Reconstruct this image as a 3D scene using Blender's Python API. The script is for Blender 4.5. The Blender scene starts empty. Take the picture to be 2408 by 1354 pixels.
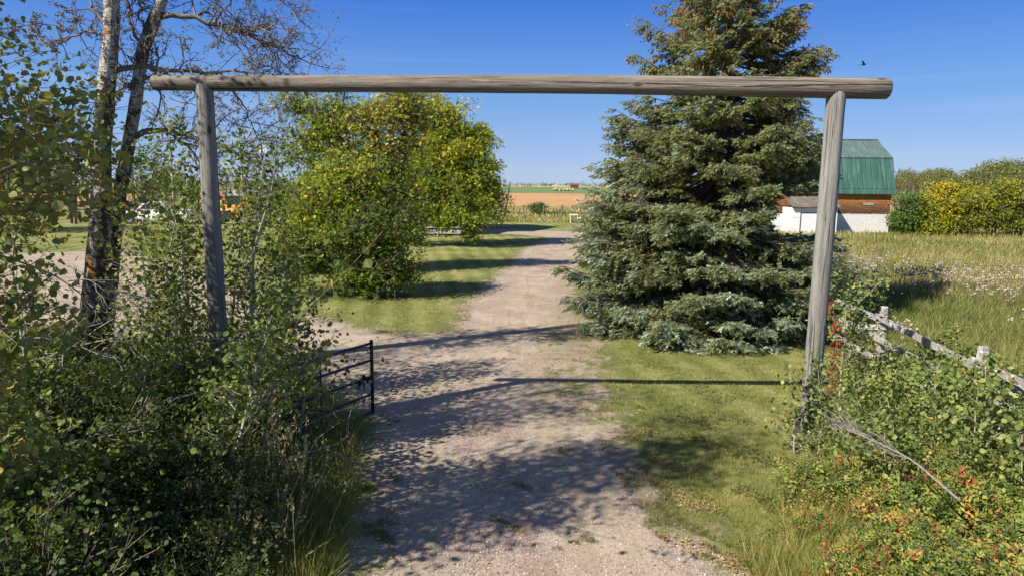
import bpy, math, random
import numpy as np
from mathutils import Matrix, Vector

# ------------------------------------------------------------------ camera, sky, sun, exposure
SC = bpy.context.scene
COL = SC.collection
CAM_Z = 3.5
FOC = 1605.0                                   # focal length in pixels of a 2408 px wide picture
cam_data = bpy.data.cameras.new('camera')
cam_data.sensor_width = 36.0
cam_data.lens = 36.0 * FOC / 2408.0
cam_data.clip_start = 0.05
cam_data.clip_end = 20000
cam = bpy.data.objects.new('camera', cam_data)
CM = (Matrix.Translation((0, 0, CAM_Z)) @ Matrix.Rotation(math.radians(90 - 8.6), 4, 'X')
      @ Matrix.Rotation(math.radians(0.5), 4, 'Z'))
cam.matrix_world = CM
COL.objects.link(cam)
SC.camera = cam

SUN_EL = math.radians(42)
S_AZ = math.radians(56)                        # how far left of straight-behind the sun stands
sun_vec = Vector((-math.sin(S_AZ) * math.cos(SUN_EL), -math.cos(S_AZ) * math.cos(SUN_EL), math.sin(SUN_EL)))
world = bpy.data.worlds.new('World')
SC.world = world
world.use_nodes = True
wn = world.node_tree
wn.nodes.clear()
sky = wn.nodes.new('ShaderNodeTexSky')
sky.sky_type = 'NISHITA'
sky.sun_disc = False
sky.sun_elevation = SUN_EL
sky.sun_rotation = math.atan2(sun_vec.x, sun_vec.y)
sky.altitude = 700
sky.air_density = 1.0
sky.dust_density = 0.0
sky.ozone_density = 4.0
hs = wn.nodes.new('ShaderNodeHueSaturation')
hs.inputs['Hue'].default_value = 0.505
hs.inputs['Saturation'].default_value = 1.25
bg = wn.nodes.new('ShaderNodeBackground')
bg.inputs['Strength'].default_value = 0.066
wo = wn.nodes.new('ShaderNodeOutputWorld')
wn.links.new(sky.outputs[0], hs.inputs['Color'])
tcw = wn.nodes.new('ShaderNodeTexCoord'); sxw = wn.nodes.new('ShaderNodeSeparateXYZ'); wn.links.new(tcw.outputs['Generated'], sxw.inputs[0])
rw = wn.nodes.new('ShaderNodeValToRGB'); wn.links.new(sxw.outputs['Z'], rw.inputs['Fac'])
KS = 8.3                                       # autumn sky: periwinkle horizon, deep azure above, unseen zenith greyed to cut blue fill
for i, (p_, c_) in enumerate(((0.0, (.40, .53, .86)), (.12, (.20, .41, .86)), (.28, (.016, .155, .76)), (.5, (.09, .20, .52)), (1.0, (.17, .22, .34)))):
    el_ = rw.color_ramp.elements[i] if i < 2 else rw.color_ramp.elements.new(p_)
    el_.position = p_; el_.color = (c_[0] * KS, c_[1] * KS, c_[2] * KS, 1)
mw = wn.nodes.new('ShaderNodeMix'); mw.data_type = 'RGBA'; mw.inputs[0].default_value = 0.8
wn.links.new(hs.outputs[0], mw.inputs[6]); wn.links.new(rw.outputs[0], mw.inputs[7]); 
mpw = wn.nodes.new('ShaderNodeMapping'); wn.links.new(tcw.outputs['Generated'], mpw.inputs[0]); mpw.inputs['Scale'].default_value = (1.2, 1.2, 34)
nzw = wn.nodes.new('ShaderNodeTexNoise'); nzw.inputs['Scale'].default_value = 1.0; nzw.inputs['Detail'].default_value = 5; wn.links.new(mpw.outputs[0], nzw.inputs['Vector'])
mrw = wn.nodes.new('ShaderNodeMapRange'); wn.links.new(nzw.outputs['Fac'], mrw.inputs[0]); mrw.inputs[1].default_value = .56; mrw.inputs[2].default_value = .80; mrw.inputs[4].default_value = .22
mcw = wn.nodes.new('ShaderNodeMix'); mcw.data_type = 'RGBA'; mcw.inputs[7].default_value = (6.0, 6.4, 7.4, 1)          # faint streaks of cirrus
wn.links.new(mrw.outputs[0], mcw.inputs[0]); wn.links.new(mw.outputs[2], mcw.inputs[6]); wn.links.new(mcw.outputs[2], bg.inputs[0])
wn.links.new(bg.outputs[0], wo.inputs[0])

sun_l = bpy.data.lights.new('sun', 'SUN')
sun_l.energy = 5.0
sun_l.angle = math.radians(0.55)
sun_l.color = (1.0, 0.93, 0.80)
sun_o = bpy.data.objects.new('sun', sun_l)
sun_o.rotation_euler = sun_vec.to_track_quat('Z', 'Y').to_euler()
sun_o.location = sun_vec * 60
COL.objects.link(sun_o)
SC.view_settings.view_transform = 'Standard'
SC.view_settings.look = 'None'
SC.view_settings.gamma = 1
SC.view_settings.exposure = 0.80
SC.cycles.max_bounces = 6
SC.cycles.diffuse_bounces = 2
SC.cycles.glossy_bounces = 2
SC.cycles.transmission_bounces = 3
SC.cycles.transparent_max_bounces = 6

# ------------------------------------------------------------------ measuring helpers
CR = np.array(CM.to_3x3())
CP = np.array((0, 0, CAM_Z))
def ray(x, y):
    return CR @ np.array(((x - 1204.0), -(y - 677.0), -FOC))
def W(x, y, z=0.0):                            # point at height z seen at photo position x, y
    d = ray(x, y); t = (z - CAM_Z) / d[2]
    return CP + d * t
def P(x, y, Y):                                # point at distance Y seen at photo position x, y
    d = ray(x, y); return CP + d * (Y / d[1])
rng = np.random.default_rng(11)
def U(a, b, n=None): return rng.uniform(a, b, n)
def unit(v): return v / np.maximum(np.linalg.norm(v, axis=-1, keepdims=True), 1e-9)
def rvec(n): return unit(rng.normal(size=(n, 3)))
A = lambda *v: np.array(v, dtype=float)

# ------------------------------------------------------------------ object helpers
def tag(o, label=None, cat=None, group=None, kind=None):
    if label: o['label'] = label
    if cat: o['category'] = cat
    if group: o['group'] = group
    if kind: o['kind'] = kind
    return o
def empty(name, loc=(0, 0, 0), label=None, cat=None, group=None, rz=0.0):
    o = bpy.data.objects.new(name, None)
    o.empty_display_size = 0.2
    o.location = Vector([float(c) for c in loc]); o.rotation_euler = (0, 0, rz)
    COL.objects.link(o)
    return tag(o, label, cat, group)
def copy_tree(o, parent=None):
    c = o.copy(); COL.objects.link(c)
    if parent: c.parent = parent
    for ch in list(o.children): copy_tree(ch, c)
    return c

class Acc:
    """collects geometry, becomes ONE mesh object"""
    def __init__(s): s.V = []; s.F = []; s.T = []; s.n = 0
    def add(s, V, F, tint=0.5, mi=0):
        V = np.asarray(V, dtype=np.float32).reshape(-1, 3)
        F = np.asarray(F, dtype=np.int64)
        t = np.broadcast_to(np.asarray(tint, dtype=np.float32), (len(V),))
        s.V.append(V); s.T.append(t); s.F.append((F + s.n, mi)); s.n += len(V)
    def build(s, name, mats, parent=None, loc=None, smooth=False):
        V = np.concatenate(s.V); T = np.concatenate(s.T)
        loops = np.concatenate([f.ravel() for f, _ in s.F])
        tot = np.concatenate([np.full(len(f), f.shape[1]) for f, _ in s.F])
        mi = np.concatenate([np.full(len(f), m) for f, m in s.F])
        me = bpy.data.meshes.new(name)
        me.vertices.add(len(V)); me.vertices.foreach_set('co', V.ravel())
        me.loops.add(len(loops)); me.loops.foreach_set('vertex_index', loops.astype(np.int32))
        me.polygons.add(len(tot))
        me.polygons.foreach_set('loop_start', np.concatenate(([0], np.cumsum(tot)[:-1])).astype(np.int32))
        me.polygons.foreach_set('loop_total', tot.astype(np.int32))
        if not isinstance(mats, (list, tuple)): mats = [mats]
        for m in mats: me.materials.append(m)
        me.polygons.foreach_set('material_index', mi.astype(np.int32))
        me.polygons.foreach_set('use_smooth', np.full(len(tot), smooth))
        at = me.attributes.new('tint', 'FLOAT', 'POINT'); at.data.foreach_set('value', T)
        me.update(calc_edges=True)
        o = bpy.data.objects.new(name, me)
        if loc is not None: o.location = Vector([float(c) for c in loc])
        COL.objects.link(o)
        if parent: o.parent = parent
        return o

BOXF = np.array([(0, 3, 2, 1), (4, 5, 6, 7), (0, 1, 5, 4), (1, 2, 6, 5), (2, 3, 7, 6), (3, 0, 4, 7)])
def box(acc, x0, x1, y0, y1, z0, z1, tint=0.5, mi=0):
    acc.add([(x0, y0, z0), (x1, y0, z0), (x1, y1, z0), (x0, y1, z0), (x0, y0, z1), (x1, y0, z1), (x1, y1, z1), (x0, y1, z1)], BOXF, tint, mi)
def beam(acc, a, b, w, h, up=(0, 0, 1), tint=0.5, mi=0):
    """rectangular bar from a to b"""
    a = A(*a); b = A(*b); d = unit(b - a); s = unit(np.cross(d, A(*up))); u = np.cross(s, d)
    V = [p + s * i * w / 2 + u * j * h / 2 for p in (a, b) for i, j in ((-1, -1), (1, -1), (1, 1), (-1, 1))]
    acc.add(V, BOXF, tint, mi)
def prism(acc, prof, x0, x1, tint=0.5, mi=0, axis='x'):
    """closed profile of (y, z) pairs extruded along x (or (x, z) along y)"""
    n = len(prof)
    if axis == 'x': V = [(x0, p[0], p[1]) for p in prof] + [(x1, p[0], p[1]) for p in prof]
    else: V = [(p[0], x0, p[1]) for p in prof] + [(p[0], x1, p[1]) for p in prof]
    acc.add(V, [(i, (i + 1) % n, n + (i + 1) % n, n + i) for i in range(n)], tint, mi)
    off = acc.n - 2 * n
    acc.F.append((np.array([list(range(n))]) + off, mi)); acc.F.append((np.array([list(range(2 * n - 1, n - 1, -1))]) + off, mi))
def tube(acc, pts, rad, n=8, tint=0.5, rough=0.0, mi=0):
    pts = np.asarray(pts, float); m = len(pts); rad = np.broadcast_to(np.asarray(rad, float), (m,))
    d = unit(np.gradient(pts, axis=0)); ref = A(0.31, 0.95, 0.05) if abs(d[0][2]) > 0.7 else A(0, 0, 1)
    s = unit(np.cross(d, ref)); u = np.cross(s, d)
    an = np.arange(n) / n * 2 * math.pi
    rr = rad[:, None] * (1 + rough * rng.normal(size=(m, n)))
    V = pts[:, None, :] + rr[..., None] * (np.cos(an)[None, :, None] * s[:, None, :] + np.sin(an)[None, :, None] * u[:, None, :])
    i = np.arange(m - 1)[:, None] * n; j = np.arange(n)[None, :]; k = (j + 1) % n
    F = np.stack([i + j, i + n + j, i + n + k, i + k], -1).reshape(-1, 4)
    acc.add(V.reshape(-1, 3), F, tint, mi)
    off = acc.n - m * n
    acc.F.append((np.array([list(range(n))]) + off, mi)); acc.F.append((np.array([list(range(m * n - 1, m * n - n - 1, -1))]) + off, mi))
def sticks(acc, Pa, Pb, ra, rb, n=3, tint=0.5, mi=0):
    """many straight tapered twigs at once"""
    Pa = np.asarray(Pa, float).reshape(-1, 3); Pb = np.asarray(Pb, float).reshape(-1, 3); N = len(Pa)
    if N == 0: return
    d = unit(Pb - Pa); ref = np.where(np.abs(d[:, 2:3]) > 0.8, A(1, 0, 0), A(0, 0, 1))
    s = unit(np.cross(d, ref)); u = np.cross(s, d); an = np.arange(n) / n * 2 * math.pi
    ring = np.cos(an)[None, :, None] * s[:, None] + np.sin(an)[None, :, None] * u[:, None]
    ra = np.broadcast_to(np.asarray(ra, float), (N,)); rb = np.broadcast_to(np.asarray(rb, float), (N,))
    V = np.concatenate([Pa[:, None] + ring * ra[:, None, None], Pb[:, None] + ring * rb[:, None, None]], 1)
    j = np.arange(n); k = (j + 1) % n
    f = np.stack([j, j + n, k + n, k], -1)
    F = (f[None] + (np.arange(N) * 2 * n)[:, None, None]).reshape(-1, 4)
    acc.add(V.reshape(-1, 3), F, tint, mi)
def stamp(acc, tmpl, Pos, D, Nn, size, tint, mi=0):
    """stamp a small template (x along D, y sideways, z along normal) at every position"""
    TV, TFs = tmpl; N = len(Pos); D = unit(D); B = unit(np.cross(Nn, D)); Nn = np.cross(D, B)
    size = np.broadcast_to(np.asarray(size, float), (N,))
    V = Pos[:, None] + size[:, None, None] * (TV[None, :, 0:1] * D[:, None] + TV[None, :, 1:2] * B[:, None] + TV[None, :, 2:3] * Nn[:, None])
    k = len(TV); tt = np.repeat(np.broadcast_to(np.asarray(tint, float), (N,)), k)
    base = acc.n
    acc.V.append(V.reshape(-1, 3).astype(np.float32)); acc.T.append(tt.astype(np.float32)); acc.n += N * k
    for f in TFs:
        F = (np.asarray(f)[None] + (np.arange(N) * k)[:, None, None]).reshape(-1, np.asarray(f).shape[1])
        acc.F.append((F + base, mi))

# leaf templates -------------------------------------------------------------
L_ROUND = (np.array([(0, 0, 0), (.22, -.42, .05), (.62, -.46, .1), (1.02, 0, 0), (.62, .46, .1), (.22, .42, .05)]),
           [np.array([(0, 1, 2, 3), (0, 3, 4, 5)])])
L_OVAL = (np.array([(0, 0, 0), (.45, -.27, .1), (1.05, 0, -.05), (.45, .27, .1)]), [np.array([(0, 1, 2), (0, 2, 3)])])
def multi(parts, base=L_OVAL):
    V = []; F = []; n = 0
    for (x, y, ang, sc) in parts:
        c, s = math.cos(ang), math.sin(ang); v = base[0] * sc
        V.append(np.stack([x + c * v[:, 0] - s * v[:, 1], y + s * v[:, 0] + c * v[:, 1], v[:, 2]], -1))
        F.append(base[1][0] + n); n += len(v)
    return (np.concatenate(V), [np.concatenate(F)])
L_ELDER = multi([(.45, 0, 0, .75), (.4, 0, 1.1, .6), (.4, 0, -1.1, .6)])
L_ROSE = multi([(.75, 0, 0, .4), (.55, 0, 1.0, .36), (.55, 0, -1.0, .36), (.25, 0, 1.2, .32), (.25, 0, -1.2, .32)])
L_BLADE = (np.array([(0, -.02, 0), (0, .02, 0), (.55, -.015, .06), (.55, .015, .06), (1, 0, .28)]), [np.array([(0, 1, 3, 2)]), np.array([(2, 3, 4)])])
L_SPIKE = (np.array([(0, -.03, 0), (0, .03, 0), (1, 0, .1)]), [np.array([(0, 1, 2)])])
def sprig_template(nn, L=1.0, nl=0.32, nw=0.07, seed=1):
    r = np.random.default_rng(seed); V = []; F = []; k = 0
    for i in range(nn):
        x = L * (i + .3) / nn; a = i * 2.4 + r.uniform(-.4, .4); l = nl * r.uniform(.8, 1.15)
        out = np.array([0.55, math.cos(a) * .85, math.sin(a) * .85]); sd = np.array([0, -math.sin(a), math.cos(a)]) * nw
        p = np.array([x, 0, 0]); V += [p - sd, p + sd, p + out * l]; F.append((k, k + 1, k + 2)); k += 3
    V += [np.array([L * .8, -nw, 0]), np.array([L * .8, nw, 0]), np.array([L * 1.12, 0, 0])]; F.append((k, k + 1, k + 2))
    return (np.array(V), [np.array(F)])
L_SPRIG = sprig_template(15, nw=.10)
def ball_template(nl=3, ns=5):
    V = [(0, 0, 1)]; F3 = []; F4 = []
    for i in range(1, nl):
        t = math.pi * i / nl
        for j in range(ns): a = 2 * math.pi * j / ns; V.append((math.sin(t) * math.cos(a), math.sin(t) * math.sin(a), math.cos(t)))
    V.append((0, 0, -1)); last = len(V) - 1
    for j in range(ns):
        F3.append((0, 1 + j, 1 + (j + 1) % ns)); b = 1 + (nl - 2) * ns; F3.append((last, b + (j + 1) % ns, b + j))
        for i in range(nl - 2): c = 1 + i * ns; F4.append((c + j, c + ns + j, c + ns + (j + 1) % ns, c + (j + 1) % ns))
    return (np.array(V, float), [np.array(F3), np.array(F4)])
L_BALL = ball_template()
L_CONE = (L_BALL[0] * A(1.0, .3, .3), L_BALL[1])
L_PEB = (L_BALL[0] * A(1.0, .8, .55), L_BALL[1])

# ------------------------------------------------------------------ materials
class M:
    """tiny node-tree writer"""
    def __init__(s, name):
        s.m = bpy.data.materials.new(name); s.m.use_nodes = True; s.t = s.m.node_tree; s.n = s.t.nodes
        s.b = s.n['Principled BSDF']; s.out = s.n['Material Output']
        s.b.inputs['Roughness'].default_value = 0.85; s.b.inputs['Specular IOR Level'].default_value = 0.3
    def node(s, typ, ins=None, **props):
        n = s.n.new(typ)
        for k, v in props.items(): setattr(n, k, v)
        for k, v in (ins or {}).items(): s.put(n, k, v)
        return n
    def put(s, n, k, v):
        if isinstance(v, bpy.types.NodeSocket): s.t.links.new(v, n.inputs[k])
        elif isinstance(v, bpy.types.Node): s.t.links.new(v.outputs[0], n.inputs[k])
        else: n.inputs[k].default_value = v
    def coord(s, scale=(1, 1, 1), rot=(0, 0, 0), which='Object'):
        tc = s.node('ShaderNodeTexCoord'); mp = s.node('ShaderNodeMapping'); s.t.links.new(tc.outputs[which], mp.inputs['Vector'])
        mp.inputs['Scale'].default_value = scale; mp.inputs['Rotation'].default_value = rot; return mp.outputs[0]
    def noise(s, scale, vec=None, detail=4, rough=0.6, dist=0.0):
        n = s.node('ShaderNodeTexNoise', {'Scale': scale, 'Detail': detail, 'Roughness': rough, 'Distortion': dist})
        if vec is not None: s.put(n, 'Vector', vec)
        return n.outputs['Fac']
    def vor(s, scale, vec=None, feature='F1', out='Distance'):
        n = s.node('ShaderNodeTexVoronoi', {'Scale': scale}, feature=feature)
        if vec is not None: s.put(n, 'Vector', vec)
        return n.outputs[out]
    def ramp(s, fac, stops, interp='LINEAR'):
        r = s.node('ShaderNodeValToRGB'); e = r.color_ramp.elements; r.color_ramp.interpolation = interp
        while len(e) < len(stops): e.new(0.5)
        for el, (p, c) in zip(e, stops): el.position = p; el.color = (*c, 1) if len(c) == 3 else c
        s.put(r, 'Fac', fac); return r.outputs[0]
    def mix(s, f, a, b, mode='MIX'):
        n = s.node('ShaderNodeMix', data_type='RGBA', blend_type=mode)
        for k, v in ((0, f), (6, a), (7, b)):
            if isinstance(v, tuple) and len(v) == 3: v = (*v, 1)
            s.put(n, k, v)
        return n.outputs[2]
    def math(s, op, a, b=0.0, c=0.0, clamp=False):
        n = s.node('ShaderNodeMath', operation=op, use_clamp=clamp); s.put(n, 0, a); s.put(n, 1, b); s.put(n, 2, c); return n.outputs[0]
    def map(s, v, a, b, c=0.0, d=1.0):
        n = s.node('ShaderNodeMapRange', {'From Min': a, 'From Max': b, 'To Min': c, 'To Max': d}); s.put(n, 'Value', v); return n.outputs[0]
    def sep(s, v):
        n = s.node('ShaderNodeSeparateXYZ'); s.put(n, 0, v); return n.outputs
    def attr(s, name): return s.node('ShaderNodeAttribute', attribute_name=name).outputs['Fac']
    def bump(s, h, strength=0.5, dist=0.02):
        n = s.node('ShaderNodeBump', {'Strength': strength, 'Distance': dist}); s.put(n, 'Height', h)
        s.t.links.new(n.outputs[0], s.b.inputs['Normal']); return n
    def done(s, color=None, rough=None, **kw):
        if color is not None:
            if isinstance(color, tuple) and len(color) == 3: color = (*color, 1)
            s.put(s.b, 'Base Color', color)
        if rough is not None: s.put(s.b, 'Roughness', rough)
        for k, v in kw.items(): s.put(s.b, k.replace('_', ' '), v)
        return s.m
GAMV = None
def leaf_mat(name, stops, trans=0.3, rough=0.55, var=0.12, pale=0.0, nsc=1.3):
    m = M(name); t = m.attr('tint'); pos = m.coord()
    f = m.math('ADD', t, m.map(m.noise(nsc, pos, 2), 0.3, 0.7, -var, var))
    c = m.ramp(f, stops)
    if pale: c = m.mix(m.math('MULTIPLY', m.node('ShaderNodeNewGeometry').outputs['Backfacing'], pale), c, (0.27, 0.30, 0.17))
    m.put(m.b, 'Base Color', c); m.b.inputs['Roughness'].default_value = rough; m.b.inputs['Specular IOR Level'].default_value = 0.2
    tr = m.node('ShaderNodeBsdfTranslucent'); m.put(tr, 'Color', m.mix(0.45, c, (0.35, 0.42, 0.03)))
    mx = m.node('ShaderNodeMixShader', {0: trans}); m.t.links.new(m.b.outputs[0], mx.inputs[1]); m.t.links.new(tr.outputs[0], mx.inputs[2])
    m.t.links.new(mx.outputs[0], m.out.inputs['Surface']); return m.m

def mat_log(name, light, mid, dark, green=(0.3, 0.34, 0.27)):
    m = M(name); v = m.coord((14, 14, 0.55)); v2 = m.coord((60, 60, 1.3)); v3 = m.coord((1, 1, 1)); vk = m.coord((1, 1, .45))
    g = m.noise(1.0, v, 6, 0.7, 0.6); f = m.noise(1.0, v2, 4, 0.7, 0.4); big = m.noise(1.4, v3, 3)
    c = m.ramp(m.math('ADD', m.math('MULTIPLY', g, 0.65), m.math('MULTIPLY', f, 0.35)), [(0.3, dark), (0.47, mid), (0.62, light)])
    c = m.mix(m.map(big, 0.5, 0.72, 0, 0.5), c, green)
    cr = m.map(m.noise(1.0, m.coord((19, 19, 0.4)), 4, 0.6, 1.4), 0.40, 0.35)
    c = m.mix(cr, c, (0.05, 0.04, 0.03))
    kn = m.map(m.vor(4.2, vk), 0.15, 0.09); c = m.mix(kn, c, (0.09, 0.065, 0.045))
    h = m.math('SUBTRACT', m.math('ADD', g, f), m.math('MULTIPLY', cr, 1.2)); m.bump(h, 1.0, 0.02)
    return m.done(c, 0.85)
MAT = {}
MAT['log'] = mat_log('weathered_log', (0.33, 0.29, 0.24), (0.20, 0.165, 0.13), (0.06, 0.045, 0.035), (0.25, 0.23, 0.2))
MAT['post'] = mat_log('weathered_post', (0.33, 0.32, 0.295), (0.22, 0.21, 0.19), (0.09, 0.082, 0.07), (0.27, 0.31, 0.25))
MAT['old_wood'] = mat_log('old_fence_wood', (0.22, 0.19, 0.16), (0.14, 0.12, 0.10), (0.07, 0.06, 0.05))

def mat_white_rail():
    m = M('peeling_white_rail'); v = m.coord((5, 5, 5)); w = m.noise(2.2, v, 5, 0.7); f = m.noise(9, v, 4)
    pk = m.map(m.math('ADD', m.math('MULTIPLY', w, .6), m.math('MULTIPLY', f, .4)), 0.42, 0.47)
    c = m.mix(pk, (0.70, 0.71, 0.73), m.ramp(f, [(0.35, (0.16, 0.14, 0.13)), (0.65, (0.42, 0.39, 0.37))]))
    m.bump(f, 0.5, 0.01); return m.done(c, 0.7)
MAT['white_rail'] = mat_white_rail()

def mat_aspen():
    m = M('aspen_bark'); v = m.coord(); z = m.sep(v)[2]
    fine = m.noise(1.0, m.coord((9, 9, 60)), 4, 0.7); c = m.ramp(fine, [(0.35, (0.34, 0.31, 0.26)), (0.6, (0.58, 0.56, 0.51))])
    lent = m.map(m.noise(1.0, m.coord((7, 7, 34)), 3, 0.8, 0.5), 0.545, 0.575); c = m.mix(lent, c, (0.06, 0.05, 0.04))
    big = m.noise(1.0, m.coord((4.2, 4.2, 1.5)), 5, 0.7, 1.0)
    low = m.map(z, 0.5, 6.5, 0.20, 0.01)                       # old furrowed bark low on the stem
    dk = m.map(m.math('ADD', big, low), 0.55, 0.62); c = m.mix(dk, c, m.ramp(fine, [(0.35, (0.018, 0.015, 0.013)), (0.65, (0.10, 0.08, 0.065))]))
    scar = m.map(m.noise(1.0, m.coord((3.4, 3.4, 2.2)), 4, 0.75, 0.6), 0.525, 0.57); c = m.mix(scar, c, m.ramp(fine, [(0.35, (0.02, 0.017, 0.014)), (0.7, (0.16, 0.12, 0.09))]))
    lic = m.map(m.noise(1.0, m.coord((3, 3, 1.1)), 5, 0.65, 0.3), 0.56, 0.59); c = m.mix(lic, c, m.ramp(fine, [(0.3, (0.16, 0.06, 0.015)), (0.7, (0.46, 0.19, 0.03))]))
    m.bump(m.math('ADD', m.math('MULTIPLY', big, 2.0), fine), 0.8, 0.03); return m.done(c, 0.85)
MAT['aspen'] = mat_aspen()
def mat_bark(name, a, b, sc=20):
    m = M(name); n = m.noise(1.0, m.coord((sc, sc, sc * .3)), 5, 0.7); m.bump(n, 0.7, 0.01); return m.done(m.ramp(n, [(0.3, a), (0.7, b)]), 0.9)
MAT['limb'] = mat_bark('pale_limb', (0.075, 0.055, 0.045), (0.28, 0.235, 0.19))
MAT['twig'] = mat_bark('twig_bark', (0.10, 0.065, 0.05), (0.26, 0.19, 0.15))
MAT['dead'] = mat_bark('dead_wood', (0.14, 0.12, 0.12), (0.34, 0.30, 0.29))
MAT['bark'] = mat_bark('brown_bark', (0.035, 0.026, 0.02), (0.15, 0.115, 0.09))
MAT['spruce_bark'] = mat_bark('spruce_bark', (0.06, 0.05, 0.045), (0.24, 0.20, 0.18))
MAT['pale_stem'] = mat_bark('pale_stem', (0.25, 0.22, 0.17), (0.55, 0.50, 0.42))

G = lambda r, g, b: (r, g, b)
MAT['aspen_leaf'] = leaf_mat('aspen_leaf', [(0, (0.035, 0.065, 0.015)), (0.35, (0.09, 0.135, 0.028)), (0.7, (0.19, 0.235, 0.055)), (0.95, (0.33, 0.34, 0.11)), (1, (0.42, 0.29, 0.06))], 0.32, pale=0.12)
MAT['aspen_leaf_pale'] = leaf_mat('aspen_leaf_pale', [(0, (0.06, 0.095, 0.025)), (0.4, (0.16, 0.205, 0.05)), (0.75, (0.28, 0.32, 0.095)), (0.96, (0.42, 0.42, 0.17)), (1, (0.45, 0.26, 0.06))], 0.32)
MAT['elder_leaf'] = leaf_mat('box_elder_leaf', [(0, (0.055, 0.109, 0.025)), (0.4, (0.149, 0.236, 0.031)), (0.75, (0.338, 0.411, 0.039)), (0.93, (0.675, 0.560, 0.053)), (1, (0.750, 0.630, 0.105))], 0.42)
MAT['elder_leaf_yellow'] = leaf_mat('yellowing_leaf', [(0, (0.103, 0.149, 0.026)), (0.4, (0.249, 0.299, 0.038)), (0.75, (0.483, 0.434, 0.060)), (1, (0.750, 0.538, 0.179))], 0.32)
MAT['elder_leaf_dark'] = leaf_mat('dark_green_leaf', [(0, (0.027, 0.068, 0.018)), (0.5, (0.068, 0.143, 0.030)), (1, (0.180, 0.270, 0.045))], 0.3)  # darker green foliage for bushes, far trees and woods
MAT['far_leaf'] = leaf_mat('far_poplar_leaf', [(0, (0.062, 0.081, 0.025)), (0.5, (0.150, 0.169, 0.044)), (1, (0.312, 0.288, 0.062))], 0.2)
MAT['gold_leaf'] = leaf_mat('golden_shrub_leaf', [(0, (0.081, 0.115, 0.014)), (0.45, (0.218, 0.253, 0.021)), (0.8, (0.414, 0.380, 0.023)), (1, (0.690, 0.437, 0.023))], 0.3)
MAT['rose_leaf'] = leaf_mat('wild_rose_leaf', [(0, (0.05, 0.085, 0.025)), (0.35, (0.14, 0.195, 0.045)), (0.65, (0.27, 0.32, 0.075)), (0.84, (0.46, 0.40, 0.09)), (0.93, (0.50, 0.23, 0.07)), (1, (0.38, 0.10, 0.05))], 0.33, var=0.34, nsc=4.5)
MAT['red_leaf'] = leaf_mat('red_leaf', [(0, (0.14, 0.018, 0.01)), (0.6, (0.36, 0.05, 0.02)), (1, (0.5, 0.16, 0.04))], 0.3)
MAT['under_leaf'] = leaf_mat('undergrowth_leaf', [(0, (0.016, 0.032, 0.010)), (0.4, (0.05, 0.085, 0.02)), (0.7, (0.12, 0.165, 0.04)), (0.92, (0.24, 0.26, 0.08)), (1, (0.40, 0.22, 0.05))], 0.26, pale=0.1)
MAT['weed_leaf'] = leaf_mat('weed_leaf', [(0, (0.04, 0.06, 0.02)), (0.6, (0.15, 0.17, 0.05)), (.85, (0.32, 0.26, 0.12)), (1, (0.30, 0.17, 0.08))], 0.25)
MAT['grass'] = leaf_mat('grass_blade', [(0, (0.072, 0.106, 0.022)), (0.45, (0.180, 0.206, 0.044)), (0.8, (0.345, 0.312, 0.088)), (1, (0.604, 0.438, 0.200))], 0.25, 0.7)
MAT['dry_grass'] = leaf_mat('dry_grass_blade', [(0, (0.103, 0.138, 0.034)), (0.35, (0.218, 0.218, 0.069)), (0.65, (0.414, 0.333, 0.149)), (1, (0.644, 0.506, 0.299))], 0.2, 0.8)
MAT['seed_head'] = leaf_mat('seed_head', [(0, (0.24, 0.19, 0.12)), (0.6, (0.42, 0.34, 0.27)), (1, (0.62, 0.53, 0.46))], 0.2, 0.9)
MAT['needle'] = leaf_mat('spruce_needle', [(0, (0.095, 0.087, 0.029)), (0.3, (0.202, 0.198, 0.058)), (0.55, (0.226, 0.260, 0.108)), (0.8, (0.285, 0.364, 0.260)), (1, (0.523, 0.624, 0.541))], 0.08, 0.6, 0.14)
MAT['cone'] = leaf_mat('spruce_cone', [(0, (0.10, 0.035, 0.012)), (1, (0.34, 0.13, 0.035))], 0.0, 0.7)

MAT['litter'] = leaf_mat('dry_leaf', [(0, (0.07, 0.04, 0.025)), (0.6, (0.24, 0.14, 0.07)), (1, (0.42, 0.30, 0.12))], 0.0, 0.9)
def plain(name, c, rough=0.6, metal=0.0, spec=0.4, nz=0.0):
    m = M(name)
    col = c
    if nz: col = m.mix(m.map(m.noise(6, m.coord(), 5), 0.35, 0.7, 0, nz), c, tuple(x * 0.45 for x in c)); 
    return m.done(col, rough, Metallic=metal, Specular_IOR_Level=spec)
MAT['gate'] = plain('dark_blue_gate_paint', (0.012, 0.028, 0.07), 0.45, 0.2, 0.5, 0.5)
MAT['gate_rust'] = plain('rusty_end_tube', (0.05, 0.028, 0.022), 0.7, 0.2, 0.4, 0.6)
MAT['rust'] = plain('rusted_chain', (0.035, 0.022, 0.018), 0.8, 0.3, 0.4, 0.5)
MAT['white'] = plain('white_paint', (0.78, 0.78, 0.78), 0.5, 0, 0.4, 0.15)
MAT['truck_white'] = plain('truck_white', (0.8, 0.8, 0.82), 0.22, 0, 0.6)
MAT['glass'] = plain('dark_glass', (0.02, 0.03, 0.04), 0.08, 0, 0.7)
MAT['rubber'] = plain('rubber', (0.02, 0.02, 0.02), 0.8)
MAT['chrome'] = plain('bright_metal', (0.6, 0.6, 0.62), 0.25, 0.9)
MAT['bus_yellow'] = plain('bus_yellow', (0.72, 0.27, 0.012), 0.35, 0, 0.5, 0.25)
MAT['lamp'] = plain('lamp_lens', (0.75, 0.76, 0.78), 0.15, 0, 0.7)
MAT['red'] = plain('tail_red', (0.4, 0.02, 0.015), 0.3)
MAT['black'] = plain('black_trim', (0.015, 0.015, 0.015), 0.5)
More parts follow.
